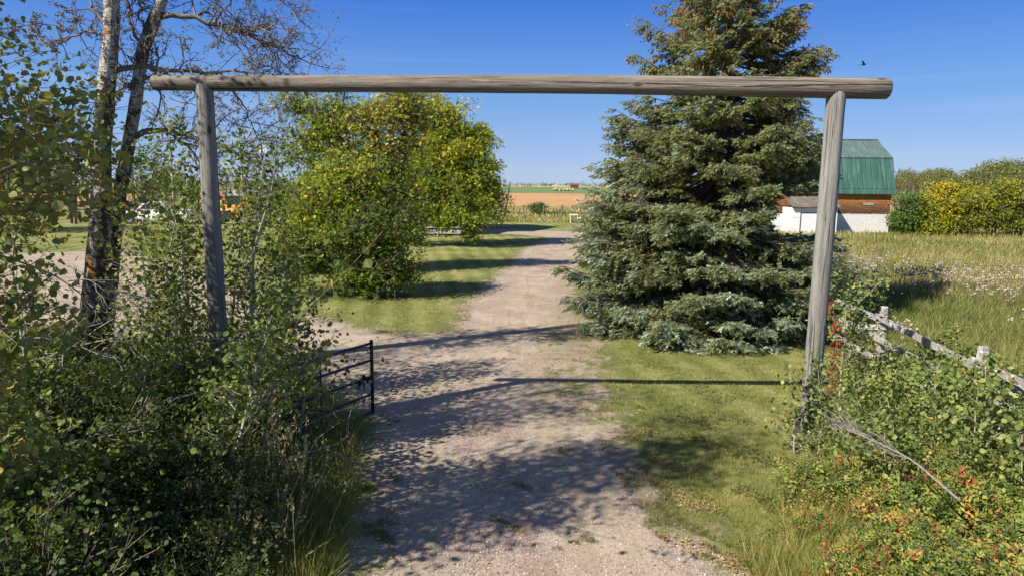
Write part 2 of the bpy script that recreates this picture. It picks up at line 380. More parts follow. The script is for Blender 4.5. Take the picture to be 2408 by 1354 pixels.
MAT['bluegrey_roof'] = plain('pale_roof_sheet', (0.42, 0.41, 0.50), 0.4, 0.1, 0.4, 0.3)
MAT['red_shed'] = plain('red_brown_shed', (0.16, 0.075, 0.055), 0.8, 0, 0.3, 0.5)
MAT['straw'] = plain('straw_bale', (0.42, 0.37, 0.20), 0.95, 0, 0.1, 0.4)
MAT['bird'] = plain('dark_feathers', (0.02, 0.02, 0.025), 0.8)
MAT['dark_int'] = plain('dark_interior', (0.012, 0.011, 0.010), 0.9)
MAT['concrete'] = plain('concrete', (0.42, 0.38, 0.36), 0.9, 0, 0.2, 0.3)

def metal_roof(name, c):
    m = M(name); v = m.coord(); n = m.noise(1.0, m.coord((1.2, 1, .5)), 4); 
    sk = m.noise(1.0, m.coord((7, 1, .25)), 3, .8); c0 = m.mix(m.map(n, 0.35, 0.7), c, tuple(x * 0.75 for x in c))
    return m.done(m.mix(m.map(sk, .52, .62, 0, .5), c0, tuple(x * 1.4 + .07 for x in c)), 0.42, Metallic=0.15, Specular_IOR_Level=0.45)
MAT['green_roof'] = metal_roof('green_metal_roof', (0.06, 0.15, 0.115))
MAT['green_roof_top'] = metal_roof('green_metal_roof_upper', (0.115, 0.17, 0.16))
MAT['teal_roof'] = metal_roof('teal_metal_roof', (0.01, 0.27, 0.23))

def mat_barn_wall():
    m = M('barn_boards'); v = m.coord(); x, y, z = m.sep(v)
    saw = m.math('FRACT', m.math('MULTIPLY', z, 6.2)); g = m.noise(1.0, m.coord((0.9, 0.9, 14)), 5, 0.7); g2 = m.noise(1.0, m.coord((3.5, 3.5, 30)), 4, 0.7)
    tone = m.math('ADD', m.math('MULTIPLY', m.math('SUBTRACT', z, 2.05), 0.30), m.math('MULTIPLY', g, 0.9))
    wood = m.ramp(tone, [(0.22, (0.07, 0.032, 0.02)), (0.42, (0.22, 0.10, 0.045)), (0.58, (0.50, 0.20, 0.05)), (0.75, (0.66, 0.27, 0.05))])
    wood = m.mix(m.map(g2, 0.50, 0.42, 0, .75), wood, (0.075, 0.035, 0.022)); wood = m.mix(m.map(g2, 0.60, 0.66), wood, (0.42, 0.36, 0.32))
    white = m.mix(m.map(g2, 0.57, 0.64), (0.78, 0.78, 0.78), (0.24, 0.19, 0.17))
    white = m.mix(m.map(m.math('ADD', g, m.math('MULTIPLY', g2, .3)), 0.80, 0.86), white, (0.26, 0.20, 0.18))
    edge = m.math('ADD', z, m.math('MULTIPLY', m.math('SUBTRACT', g2, 0.5), 0.5)); wp = m.map(edge, 1.45, 1.40)
    c = m.mix(wp, wood, white); c = m.mix(m.map(saw, 0.10, 0.03), c, (0.03, 0.018, 0.012)); c2 = m.mix(wp, c, m.mix(m.map(saw, 0.08, 0.03, 0, .5), white, (0.3, 0.28, 0.28)))
    m.bump(m.math('ADD', saw, m.math('MULTIPLY', g2, .3)), 0.7, 0.02); return m.done(c2, 0.85)
MAT['barn_wall'] = mat_barn_wall()
def mat_siding(name, c):
    m = M(name); z = m.sep(m.coord())[2]; saw = m.math('FRACT', m.math('MULTIPLY', z, 7)); m.bump(saw, 0.6, 0.02)
    return m.done(m.mix(m.map(saw, 0.12, 0.03), c, tuple(k * .4 for k in c)), 0.7)
MAT['house_wall'] = mat_siding('slate_blue_siding', (0.05, 0.11, 0.17))

def lawn_color(m):
    v = m.coord(); n1 = m.noise(0.35, v, 5, 0.6); n2 = m.noise(5, v, 5, 0.8); n3 = m.noise(45, v, 4, 0.8)
    st = m.node('ShaderNodeTexWave', {'Scale': 0.55, 'Distortion': 1.6, 'Detail': 2.0, 'Detail Scale': 0.6}, wave_type='BANDS', bands_direction='DIAGONAL')
    m.put(st, 'Vector', m.coord((1, .55, 1), (0, 0, 0.5)))
    f = m.math('ADD', m.math('ADD', m.math('MULTIPLY', n1, .4), m.math('MULTIPLY', n2, .38)), m.math('ADD', m.math('MULTIPLY', n3, .26), m.math('MULTIPLY', st.outputs['Fac'], .07)))
    return m.ramp(f, [(0.38, (0.05, 0.07, 0.02)), (0.5, (0.14, 0.16, 0.045)), (0.6, (0.26, 0.26, 0.09)), (0.72, (0.42, 0.36, 0.17))]), n2, n3
def mat_gravel():
    m = M('gravel'); v = m.coord(); d = m.attr('tint')
    x, y, z = m.sep(v)
    st = m.vor(75, v, 'F1', 'Color'); n1 = m.noise(0.9, v, 5, 0.65); n2 = m.noise(14, v, 5, 0.75); n3 = m.noise(160, v, 3, 0.8)
    base = m.ramp(n2, [(0.3, (0.18, 0.125, 0.10)), (0.55, (0.30, 0.222, 0.175)), (0.75, (0.40, 0.31, 0.25))])
    tan = m.mix(m.map(n1, 0.42, 0.6, 0, .8), base, (0.45, 0.365, 0.25))
    g = m.sep(st)
    spk = m.mix(m.map(g[0], 0.62, 0.7), tan, (0.48, 0.42, 0.385)); spk = m.mix(m.map(g[1], 0.90, 0.94), spk, (0.09, 0.075, 0.075))
    c = m.mix(0.65, tan, spk); c = m.mix(m.map(n3, 0.58, 0.74, 0, .65), c, (0.15, 0.115, 0.10))
    tr = m.math('ADD', m.math('MULTIPLY', m.attr('track'), .13), m.math('MULTIPLY', m.noise(1.0, m.coord((3.0, 0.3, 1)), 4, 0.6, 0.3), 1.0))
    c = m.mix(m.map(tr, 0.52, 0.64, 0, 0.75), c, m.ramp(n2, [(0.3, (0.275, 0.215, 0.15)), (0.7, (0.37, 0.30, 0.22))])); c = m.mix(m.map(tr, 0.42, 0.33, 0, 0.5), c, (0.27, 0.185, 0.14))
    e = m.math('ADD', d, m.map(m.noise(2.2, v, 5, 0.7), 0.3, 0.7, -0.55, 0.55)); e2 = m.math('ADD', d, m.map(m.noise(9, v, 4, 0.7), 0.3, 0.7, -0.3, 0.3))
    grs = m.mix(.5, lawn_color(m)[0], (0.11, 0.115, 0.045))
    c = m.mix(m.map(e2, 0.5, 0.2, 0, .55), c, (0.22, 0.19, 0.11)); c = m.mix(m.map(e, 0.18, 0.02), c, grs)
    m.bump(m.math('ADD', m.math('MULTIPLY', n2, .6), m.math('ADD', m.math('MULTIPLY', g[2], .25), m.math('MULTIPLY', n3, .5))), 0.55, 0.025)
    return m.done(c, 0.95, Specular_IOR_Level=0.15)
MAT['gravel'] = mat_gravel()
MAT['pebble'] = leaf_mat('pebbles', [(0, (0.12, 0.09, 0.085)), (0.4, (0.36, 0.29, 0.26)), (1, (0.66, 0.59, 0.55))], 0.0, 0.8)
def mat_lawn():
    m = M('mown_lawn'); c, n2, n3 = lawn_color(m)
    m.bump(m.math('ADD', n2, n3), 0.8, 0.04); return m.done(c, 0.95, Specular_IOR_Level=0.1)
MAT['lawn'] = mat_lawn()
def mat_ground():
    m = M('rough_meadow'); v = m.coord(); n1 = m.noise(0.16, v, 5, 0.65); n2 = m.noise(2.4, v, 5, 0.75); n3 = m.noise(25, v, 4, 0.8)
    st = m.noise(1.0, m.coord((.05, .6, 1)), 4)
    f = m.math('ADD', m.math('MULTIPLY', n1, .45), m.math('ADD', m.math('MULTIPLY', n2, .25), m.math('ADD', m.math('MULTIPLY', n3, .15), m.math('MULTIPLY', st, .25))))
    c = m.ramp(f, [(0.38, (0.08, 0.11, 0.03)), (0.5, (0.19, 0.20, 0.065)), (0.6, (0.34, 0.28, 0.12)), (0.72, (0.48, 0.38, 0.21))])
    m.bump(m.math('ADD', n2, n3), 1.0, 0.12); return m.done(c, 0.95, Specular_IOR_Level=0.1)
MAT['ground'] = mat_ground()
MAT['soil'] = mat_bark('leaf_litter', (0.02, 0.016, 0.012), (0.09, 0.075, 0.045), 9)
def mat_field(name, stops, sx=0.03, sy=0.5, sc=1.0):
    m = M(name); n = m.noise(sc, m.coord((sx, sy, 1)), 6, 0.7, 0.4); n2 = m.noise(0.8, m.coord((.3, 1, 1)), 5, 0.8)
    return m.done(m.ramp(m.math('ADD', m.math('MULTIPLY', n, .6), m.math('MULTIPLY', n2, .4)), stops), 0.95, Specular_IOR_Level=0.1)
MAT['stubble'] = mat_field('brown_stubble', [(0.36, (0.25, 0.13, 0.055)), (0.5, (0.42, 0.24, 0.11)), (0.64, (0.58, 0.38, 0.20))], 0.02, 0.22)
MAT['crop'] = mat_field('green_crop', [(0.35, (0.10, 0.16, 0.065)), (0.6, (0.15, 0.21, 0.085)), (0.7, (0.22, 0.26, 0.12))], 0.004, 0.02)
MAT['tan_field'] = mat_field('tan_field', [(0.35, (0.34, 0.29, 0.15)), (0.6, (0.55, 0.42, 0.24))], 0.002, 0.006)

# ------------------------------------------------------------------ ground, drive, lawn, fields
def inside(poly, X, Y):
    poly = np.asarray(poly)[:, :2]; r = np.zeros(X.shape, bool); n = len(poly)
    for i in range(n):
        (x0, y0), (x1, y1) = poly[i], poly[(i + 1) % n]
        if y0 == y1: continue
        c = ((y0 > Y) != (y1 > Y)) & (X < (x1 - x0) * (Y - y0) / (y1 - y0) + x0); r ^= c
    return r
def edge_dist(poly, X, Y):
    poly = np.asarray(poly)[:, :2]; best = np.full(X.shape, 1e9); n = len(poly)
    for i in range(n):
        a = poly[i]; b = poly[(i + 1) % n]; ab = b - a; L = max(ab @ ab, 1e-9)
        t = np.clip(((X - a[0]) * ab[0] + (Y - a[1]) * ab[1]) / L, 0, 1)
        best = np.minimum(best, np.hypot(X - a[0] - t * ab[0], Y - a[1] - t * ab[1]))
    return best
def wob(X, Y, s=1.0, ph=0.0):
    return (np.sin(X * 1.7 * s + 1.3 * np.sin(Y * .9 * s + ph) + ph) + np.sin(Y * 2.3 * s + 1.7 * np.sin(X * 1.1 * s) + 2 * ph) + .6 * np.sin((X + Y) * 4.1 * s + ph)) / 2.6
def sheet(name, poly, z, mat):
    a = Acc(); a.add([(p[0], p[1], z) for p in poly], [list(range(len(poly)))]); return tag(a.build(name, mat), kind='structure')

px_drive = [(795, 1354), (818, 1250), (828, 1150), (838, 1060), (850, 1010), (800, 950), (745, 905), (650, 850), (500, 805), (250, 790), (-150, 775),
            (-100, 600), (300, 588), (480, 640), (600, 690), (700, 722), (760, 748), (870, 772), (960, 782), (1035, 782), (1062, 750), (1068, 728), (1110, 690),
            (1200, 618), (1215, 592), (1262, 571), (1290, 559), (1200, 552), (1100, 548), (900, 543), (700, 540), (700, 533), (900, 536), (1117, 537), (1250, 541), (1350, 545), (1395, 549),
            (1402, 560), (1380, 600), (1352, 650), (1370, 700), (1405, 760), (1425, 830), (1432, 900), (1445, 960), (1500, 1050), (1560, 1140), (1620, 1220), (1690, 1290), (1765, 1354)]
drive_poly = [tuple(W(x, y)[:2]) for x, y in px_drive]
drive_poly = [(-1.9, 1.0)] + drive_poly + [(3.2, 1.0)]
# densify + wobble the outline so that its edges are ragged
dp = []
for i in range(len(drive_poly)):
    a, b = A(*drive_poly[i]), A(*drive_poly[(i + 1) % len(drive_poly)]); n = max(1, int(np.linalg.norm(b - a) / 0.5))
    for k in range(n): dp.append(a + (b - a) * k / n)
dp = np.array(dp); drive_poly = dp + 0.10 * np.stack([wob(dp[:, 0], dp[:, 1], 1.5), wob(dp[:, 1], dp[:, 0], 1.3, 1)], 1)

sheet('ground', [(-9000, -40), (9000, -40), (9000, 9000), (-9000, 9000)], 0, MAT['ground'])
LAWN = [(-70, 11.5), (-5, 11.5), (-2.5, 9.4), (-1.5, 5), (1.5, 4), (2.4, 4.6), (3.3, 7.4), (4.4, 9.0), (6.9, 9.8), (7.3, 15), (8, 30), (9, 53), (8, 66.5), (-70, 66.5)]
sheet('lawn', LAWN, 0.004, MAT['lawn'])
sheet('soil', [(-16, 2), (-2.0, 2), (-2.0, 5.5), (-2.4, 8.6), (-3.4, 10.6), (-6, 12.4), (-16, 13)], 0.008, MAT['soil'])
sheet('soil', [(3.4, 2), (10, 2), (9.4, 9.2), (6.9, 9.4), (4.4, 8.4), (3.6, 7.2)], 0.008, MAT['soil'])
sheet('stubble_field', [(-900, 108), (900, 108), (1400, 285), (-1400, 285)], 0.06, MAT['stubble'])
sheet('crop_field', [(-1400, 287), (1400, 287), (2500, 1000), (-2500, 1000)], 0.08, MAT['crop'])
sheet('tan_field', [(-2500, 1005), (2500, 1005), (8000, 8000), (-8000, 8000)], 0.1, MAT['tan_field'])

rows = [3.0]
while rows[-1] < 64: rows.append(rows[-1] + 0.09 + 0.0065 * rows[-1])
rows = np.array(rows); cols = np.arange(-42, 8.5, 0.16)
GX, GY = np.meshgrid(cols, rows); sd = edge_dist(drive_poly, GX, GY) * np.where(inside(drive_poly, GX, GY), 1, -1)
tintd = np.clip(sd, -0.5, 1.0)
# weedy right shoulder of the drive
wr = np.array([W(x, y)[:2] for x, y in ((1270, 860), (1310, 760), (1320, 680), (1350, 640), (1400, 640), (1480, 960), (1400, 1010), (1330, 980))])
wd = edge_dist(wr, GX, GY) * np.where(inside(wr, GX, GY), 1, -1)
tintd = np.minimum(tintd, np.clip(0.36 - wd * .25, 0.22, 1.0) + 0.0)
GZ = 0.014 + 0.016 * np.clip(sd, 0, .6) + 0.006 * wob(GX, GY, .8)
okc = (sd[:-1, :-1] > -0.3) | (sd[1:, 1:] > -0.3) | (sd[:-1, 1:] > -0.3) | (sd[1:, :-1] > -0.3)
ii, jj = np.nonzero(okc); nc = len(cols)
F = np.stack([ii * nc + jj, ii * nc + jj + 1, (ii + 1) * nc + jj + 1, (ii + 1) * nc + jj], 1)
used, inv = np.unique(F, return_inverse=True)
a = Acc(); a.add(np.stack([GX.ravel()[used], GY.ravel()[used], GZ.ravel()[used]], 1), inv.reshape(F.shape), tintd.ravel()[used])
gd_o = tag(a.build('gravel_drive', MAT['gravel'], smooth=True), kind='structure')
cpath = np.array([W(x, y)[:2] for x, y in ((1215, 1354), (1190, 1180), (1170, 1000), (1190, 860), (1232, 760), (1262, 670), (1290, 600), (1320, 568), (1290, 552), (1180, 545), (1000, 541))]); cpath = np.concatenate([[cpath[0] - A(0, 4)], cpath])
def path_dist(path, X, Y):
    best = np.full(X.shape, 1e9)
    for a_, b_ in zip(path[:-1], path[1:]):
        ab = b_ - a_; t = np.clip(((X - a_[0]) * ab[0] + (Y - a_[1]) * ab[1]) / (ab @ ab), 0, 1); best = np.minimum(best, np.hypot(X - a_[0] - t * ab[0], Y - a_[1] - t * ab[1]))
    return best
pdv = path_dist(cpath, GX, GY) + .10 * wob(GX, GY, .9); trk = np.exp(-((pdv - .82) / .30) ** 2) - .8 * np.exp(-(pdv / .28) ** 2) - .5 * np.exp(-((pdv - 1.75) / .35) ** 2)
at_ = gd_o.data.attributes.new('track', 'FLOAT', 'POINT'); at_.data.foreach_set('value', trk.ravel()[used].astype(np.float32))

def scr(n, y0, y1, fan=0.82, xlo=None, xhi=None):
    Y = 1 / U(1 / y1, 1 / y0, n); X = Y * U(-fan, fan, n)
    if xlo is not None: X = Y * U(xlo, xhi, n)
    return X, Y
def blades(name, X, Y, h0, h1, wmul, mat, tint, lean=0.35, label=None, cat='grass', parent_acc=None, z=0.0):
    """one mesh of many blades; blades widen with distance so that they keep covering the ground"""
    a = parent_acc or Acc(); N = len(X)
    Pn = np.stack([X, Y, np.full(N, z)], 1); D = unit(np.stack([rng.normal(0, lean, N), rng.normal(0, lean, N), np.ones(N)], 1))
    band = np.digitize(Y, [9, 15, 25, 40, 70])
    for b in range(6):
        k = band == b
        if not k.any(): continue
        wf = wmul * (0.6, 0.8, 1.3, 2.0, 3.2, 5.0)[b]; t = (L_BLADE[0] * A(1, wf, 1), L_BLADE[1])
        stamp(a, t, Pn[k], D[k], unit(rvec(k.sum()) * A(1, 1, .1)), U(h0, h1, k.sum()), tint[k])
    if parent_acc is None: return tag(a.build(name, mat), label, cat, kind='stuff')

in_drive = lambda X, Y: inside(drive_poly, X, Y)
# short grass on the lawn
X, Y = scr(210000, 5.0, 50, xlo=-.62, xhi=.5); k = inside(LAWN, X, Y) & ~in_drive(X, Y); X, Y = X[k], Y[k]
tn = np.clip(.5 + .2 * wob(X, Y, .7) + .1 * wob(X, Y, 3) + rng.normal(0, .27, len(X)), 0, 1)
blades('lawn_grass', X, Y, 0.04, 0.095, 1.7, MAT['grass'], tn, 0.5, 'short mown grass covering the lawn on both sides of the drive')
X, Y = scr(60000, 5.5, 16, xlo=.0, xhi=.6); k = inside(LAWN, X, Y) & ~in_drive(X, Y) & (wob(X, Y, 1.9, 4) + .6 * wob(X, Y, 5.5, 1) > .35); X, Y = X[k], Y[k]; a = Acc(); N = len(X)
stamp(a, L_ROUND, np.stack([X, Y, U(.01, .05, N)], 1), rvec(N) * A(1, 1, .2), rvec(N) * .4 + A(0, 0, 1), U(.015, .035, N), np.clip(rng.normal(.4, .25, N), 0, 1))
tag(a.build('clover', MAT['weed_leaf']), 'patches of clover and plantain in the mown grass right of the drive', 'clover', kind='stuff')
# weeds on the gravel
X, Y = scr(170000, 6, 22, xlo=-.3, xhi=.35); rough = np.clip(wob(X, Y, 2.2) + .5 * wob(X, Y, 6, 2), -1, 2)
k = in_drive(X, Y) & ((inside(wr, X, Y) & (rough > .22)) | ((edge_dist(drive_poly, X, Y) < .5) & (rough > np.where((X < -1) & (Y < 12), .75, .0))) | ((rough > .9) & (wob(X, Y, .35, 1) > .35)))
isl = [W(1122, 1018), W(1150, 1090), W(1480, 1120), W(1130, 1150), W(1505, 1165)]
ex = [np.stack([rng.normal(p[0], .16 if i else .12, 130), rng.normal(p[1], .16, 130)]) for i, p in enumerate(isl)]
X = np.concatenate([X[k]] + [e[0] for e in ex]); Y = np.concatenate([Y[k]] + [e[1] for e in ex])
blades('drive_weeds', X, Y, 0.03, 0.085, 2.6, MAT['weed_leaf'], np.clip(rng.normal(.55, .28, len(X)), 0, 1), 1.1, 'low weeds and tufts growing on the gravel of the drive', 'weeds', z=0.02)
# rough verge by the drive on the right
X, Y = scr(90000, 4.6, 12, xlo=.15, xhi=.85); k = ~in_drive(X, Y) & ((X > 2.2 + (Y - 5.5) * .55 + .25 * wob(X, Y, 2)) | (Y < 6.0)) & (Y < 9.8); X, Y = X[k], Y[k]
edge = np.clip((X - 2.0 - (Y - 5.5) * .5) / 1.2, .25, 1)
a = Acc(); blades('', X, Y, 0.16, 0.42, .5, None, np.clip(rng.normal(.55, .25, len(X)), 0, 1), 0.35, parent_acc=a)
tag(a.build('verge_grass', MAT['grass']), 'knee high rough grass on the right verge below the bushes', 'grass', kind='stuff')
# meadow beyond the fence
X, Y = scr(230000, 8.5, 62, xlo=.3, xhi=.95); k = (X > 7.25 + .02 * Y) & ~((Y > 53) & (X < 31)) & (Y < 60); X, Y = X[k], Y[k]
dry = .50 + .24 * wob(X, Y * 1.6, .22, .7) + .14 * wob(X, Y, .9) + rng.normal(0, .16, len(X))
dry += np.interp(Y, [9, 20, 34, 50], [-.30, -.27, -.15, -.10])
blades('meadow_grass', X, Y, 0.14, 0.45, .85, MAT['dry_grass'], np.clip(dry, 0, 1), 0.3, 'tall half dry grass filling the meadow beyond the rail fence', 'meadow grass')
# whitish seed heads
X, Y = scr(26000, 9, 34, xlo=.38, xhi=.9); Xc = X / Y
band = np.exp(-((Y - (25.5 - 14 * (Xc - .5))) / 2.3) ** 2) * (Xc < .85); sp = (wob(X, Y, .8, 3) > .78) * .5
k = (rng.random(len(X)) < (band * (.26 + .35 * wob(X, Y, 1.1)) + sp * .35)) & (X > 7.6); X, Y = X[k], Y[k]
a = Acc(); hh = U(.5, .85, len(X)); Pn = np.stack([X, Y, hh], 1)
sticks(a, Pn * A(1, 1, .3), Pn, .004, .003, 3, .2)
for q in range(4): stamp(a, L_BALL, Pn + rng.normal(0, .05, (len(X), 3)), rvec(len(X)), rvec(len(X)), U(.016, .034, len(X)), U(.2, 1, len(X)))
tag(a.build('thistle_seed_heads', MAT['seed_head']), 'pale fluffy seed heads of thistles drifting across the meadow', 'seed heads', kind='stuff')
# left verge, far weeds and far grass
X, Y = scr(46000, 5.0, 12, xlo=-.85, xhi=-.1); ed = edge_dist(drive_poly, X, Y); k = ~in_drive(X, Y) & (X < -1.4) & ((ed < .7) | (rng.random(len(X)) < .25)); X, Y = X[k], Y[k]
blades('verge_grass', X, Y, 0.15, 0.5, .55, MAT['grass'], np.clip(rng.normal(.42, .25, len(X)), 0, 1), 0.45, 'long shaded grass along the left edge of the drive')
X, Y = scr(26000, 64, 84, xlo=-.5, xhi=.16); tn = np.clip(.45 + .3 * wob(X, Y, .5) + rng.normal(0, .25, len(X)), 0, 1)
blades('weed_strip', X, Y, 0.15, 0.55, 1.2, MAT['dry_grass'], tn, 0.35, 'strip of brown and green weeds along the far wire fence', 'weeds')
X, Y = scr(24000, 84, 108, xlo=-.6, xhi=.6)
blades('pasture_grass', X, Y, 0.2, 0.45, 1.6, MAT['dry_grass'], np.clip(rng.normal(.68, .2, len(X)), 0, 1), 0.3, 'pale dry pasture grass in front of the brown stubble field')
X, Y = scr(60000, 5.5, 22, xlo=-.2, xhi=.45); k = (inside(wr, X, Y) | (edge_dist(drive_poly, X, Y) < .5)) & (wob(X, Y, 2.6, 5) > .35) & (rng.random(len(X)) < .35); X, Y = X[k], Y[k]; a = Acc(); N = len(X)
stamp(a, L_OVAL, np.stack([X, Y, np.full(N, .035)], 1), rvec(N) * A(1, 1, .25), rvec(N) * .6 + A(0, 0, 1), U(.02, .05, N), U(.3, 1, N))
tag(a.build('fallen_leaves', MAT['litter']), 'dry brown fallen leaves scattered along the edges of the drive', 'fallen leaves', kind='stuff')
# loose stones on the drive
X, Y = scr(15000, 4.8, 14, xlo=-.35, xhi=.4); k = in_drive(X, Y) & (edge_dist(drive_poly, X, Y) > .1); X, Y = X[k], Y[k]; a = Acc(); N = len(X)
stamp(a, L_PEB, np.stack([X, Y, np.full(N, .026)], 1), unit(rvec(N) * A(1, 1, .1)), np.tile(A(0, 0, 1), (N, 1)) + .2 * rvec(N), .004 + .009 * rng.random(N) ** 3, U(0, 1, N))
tag(a.build('loose_gravel', MAT['pebble']), 'small loose stones scattered over the gravel drive', 'gravel', kind='stuff')

# ------------------------------------------------------------------ entrance gateway of three logs
def log_pts(L, n=24, bend=0.01):
    z = np.linspace(0, L, n); return np.stack([bend * np.sin(z * .8 + U(0, 6)), bend * np.sin(z * .6 + U(0, 6)), z], 1)
def log(name, a, b, ra, rb, mat, parent, chamfer=0.02, n=28):
    """round log built along its own z axis so that the grain runs along it"""
    a = A(*a); b = A(*b); L = float(np.linalg.norm(b - a)); acc = Acc(); pts = log_pts(L, 30)
    r = np.linspace(ra, rb, 30) * (1 + .012 * rng.normal(size=30))
    pts = np.concatenate([[pts[0]], [pts[0] + A(0, 0, chamfer)], pts[1:-1], [pts[-1] - A(0, 0, chamfer)], [pts[-1]]])
    r = np.concatenate([[ra * .88], [ra], r[1:-1], [rb], [rb * .88]]); tube(acc, pts, r, n, rough=.004)
    o = acc.build(name, mat, smooth=True); q = Vector(list(b - a)).to_track_quat('Z', 'Y')
    o.matrix_world = Matrix.Translation(Vector(list(a))) @ q.to_matrix().to_4x4()
    if parent: o.parent = parent; o.matrix_parent_inverse = parent.matrix_world.inverted()
    return o
GYD = 9.0
gate_root = empty('log_gateway', (0, 0, 0), 'tall gateway of two grey log posts carrying one long log across the drive', 'gateway')
bl = P(359, 193, GYD); br = P(2089, 208, GYD)
log('crossbeam', bl, br, .095, .132, MAT['log'], gate_root)
lt = P(482, 203, GYD); lb = W(520, 1040); lb = A(P(518, 880, GYD)[0], GYD, -.1)
rt = P(1967, 215, GYD); rb_ = A(P(1896, 1030, GYD)[0], GYD, -.1)
log('post', A(*lt) + A(0, 0, .03), lb, .105, .122, MAT['post'], gate_root)
log('post', A(*rt) + A(0, 0, .05), rb_, .117, .117, MAT['post'], gate_root)

# ------------------------------------------------------------------ tubular farm gate
g1 = W(877, 974); gz0 = 0.06
g2 = A(g1[0] - 1.62, g1[1] - 2.82, 0); gd = unit(g2 - g1)
gt = empty('farm_gate', g1, 'dark blue tubular steel farm gate standing open at the left edge of the drive', 'gate')
L = float(np.linalg.norm(g2 - g1)); hts = [0.05, .33, .60, .86, 1.12]
for h in hts:
    a = Acc(); tube(a, [A(0, 0, h), gd * L + A(0, 0, h)], .021, 10); a.build('rail', MAT['gate'], gt, smooth=True)
for q, rr, mt in ((0.0, .026, 'gate_rust'), (L, .026, 'gate')):
    a = Acc(); tube(a, [gd * q + A(0, 0, .03), gd * q + A(0, 0, 1.17)], rr, 10); a.build('end_tube', MAT[mt], gt, smooth=True)
for q in (1.05, 2.15):
    a = Acc(); beam(a, gd * q + A(0, 0, .05), gd * q + A(0, 0, 1.12), .035, .008, (gd[1], -gd[0], 0)); a.build('brace', MAT['gate'], gt)
a = Acc()
for i in range(9):
    p = gd * (.02 + .035 * i) + A(.02, -.03, .60 - .05 * math.sin(i * .9) + .04 * (i < 3)); stamp(a, L_BALL, p[None] + rng.normal(0, .008, (3, 3)), rvec(3), rvec(3), .026, .5)
for i in range(5): stamp(a, L_BALL, (gd * .2 + A(.02, -.03, .56 - .03 * i))[None], rvec(1), rvec(1), .016, .5)
a.build('chain', MAT['rust'], gt)
gp = empty('gate_post', g2 + gd * .2, 'short brown hinge post of the blue farm gate, hidden deep in the thicket', 'post')
a = Acc(); tube(a, [A(0, 0, 0), A(.01, 0, .6), A(0, .01, 1.15)], [.1, .095, .09], 10, rough=.02); a.build('post', MAT['old_wood'], gp, smooth=True)
a = Acc(); box(a, -.02, .02, -.16, -.08, .3, .36); a.build('hinge', MAT['rust'], gp); a = Acc(); box(a, -.02, .02, -.16, -.08, 1.0, 1.06); a.build('hinge', MAT['rust'], gp)

# ------------------------------------------------------------------ white rail fence on the right
fr = empty('rail_fence', (6.8, 9.3, 0), 'old rail fence of peeling white boards and posts overgrown by young aspens', 'fence')
def fp(x, y, z): return A(x - 6.8, y - 9.3, z)
posts = [(6.95, 12.55), (6.62, 9.35), (6.3, 6.2), (7.15, 15.6)]
for (x, y) in posts:
    a = Acc(); box(a, x - 6.8 - .055, x - 6.8 + .055, y - 9.3 - .055, y - 9.3 + .055, -.05, 1.32); o = a.build('post', MAT['white_rail'], fr)
    o.modifiers.new('b', 'BEVEL').width = .012
order = [3, 0, 1, 2]
for i in range(3):
    (xa, ya), (xb, yb) = posts[order[i]], posts[order[i + 1]]
    for z0, z1 in (((.35, .33), (.72, .76), (1.1, 1.08)) if i != 1 else ((.3, .42), (.72, .70), (1.12, 1.02))):
        a = Acc(); beam(a, fp(xa - .09, ya + .1, z0), fp(xb - .09, yb - .1, z1), .03, .105, tint=.5); o = a.build('rail', MAT['white_rail'], fr)
a = Acc(); beam(a, fp(6.6, 13.4, .75), fp(7.0, 12.3, .98), .03, .10); a.build('rail', MAT['white_rail'], fr)
a = Acc(); beam(a, fp(5.9, 10.2, .55), fp(6.75, 8.4, .95), .03, .12); a.build('rail', MAT['white_rail'], fr)
sb = empty('plank_stub', (3.9, 8.72, 0), 'short broken white plank nailed low across the foot of the right log post', 'plank')
a = Acc(); beam(a, A(-.14, 0, .16), A(.32, .06, .13), .035, .15); a.build('board', MAT['white_rail'], sb)
a = Acc(); box(a, -.12, -.06, -.03, .03, 0, .62); a.build('stake', MAT['old_wood'], sb)

# ------------------------------------------------------------------ barn
bx0, bx1, by0, by1 = 16.8, 29.65, 54.0, 60.4
bn = empty('barn', (bx0, by0, 0), 'old gambrel barn with green metal roof, bare brown boards and peeling white base', 'barn')
Lb = bx1 - bx0; Db = by1 - by0; ym = Db / 2
H1, H2, H3 = 3.05, 5.75, 7.3; yb2 = .75
a = Acc(); prism(a, [(0, 0), (Db, 0), (Db, H1), (Db - yb2, H2 - .1), (ym, H3 - .12), (yb2, H2 - .1), (0, H1)], 0, Lb); a.build('wall', MAT['barn_wall'], bn)
def slope(name, p, q, mat, x0, x1, rib=0.38, thick=.05, rw=.05, parent=bn):
    a = Acc(); p = A(0, *p); q = A(0, *q); d = unit(q - p); nrm = A(0, -d[2], d[1]);
    if nrm[2] < 0: nrm = -nrm
    V = [A(x, 0, 0) + s + nrm * t for s in (p, q) for x, t in ((x0, 0), (x1, 0), (x1, thick), (x0, thick))]
    a.add(V, BOXF)
    for x in np.arange(x0 + .02, x1 - .02, rib): beam(a, A(x, 0, 0) + p + nrm * (thick + .02), A(x, 0, 0) + q + nrm * (thick + .02), rw, .05, nrm)
    return a.build(name, mat, parent)
slope('lower_roof', (-.24, H1 - .06), (-.14, H1 + .34), MAT['green_roof'], -.2, Lb + .28, 10)
slope('lower_roof', (-.13, H1 + .35), (yb2 - .06, H2 + .02), MAT['green_roof'], -.2, Lb + .2)
slope('upper_roof', (yb2 - .14, H2 + .03), (ym, H3), MAT['green_roof_top'], -.2, Lb + .18)
slope('lower_roof', (Db + .42, H1 - .3), (Db - yb2 + .06, H2), MAT['green_roof'], -.2, Lb + .2)
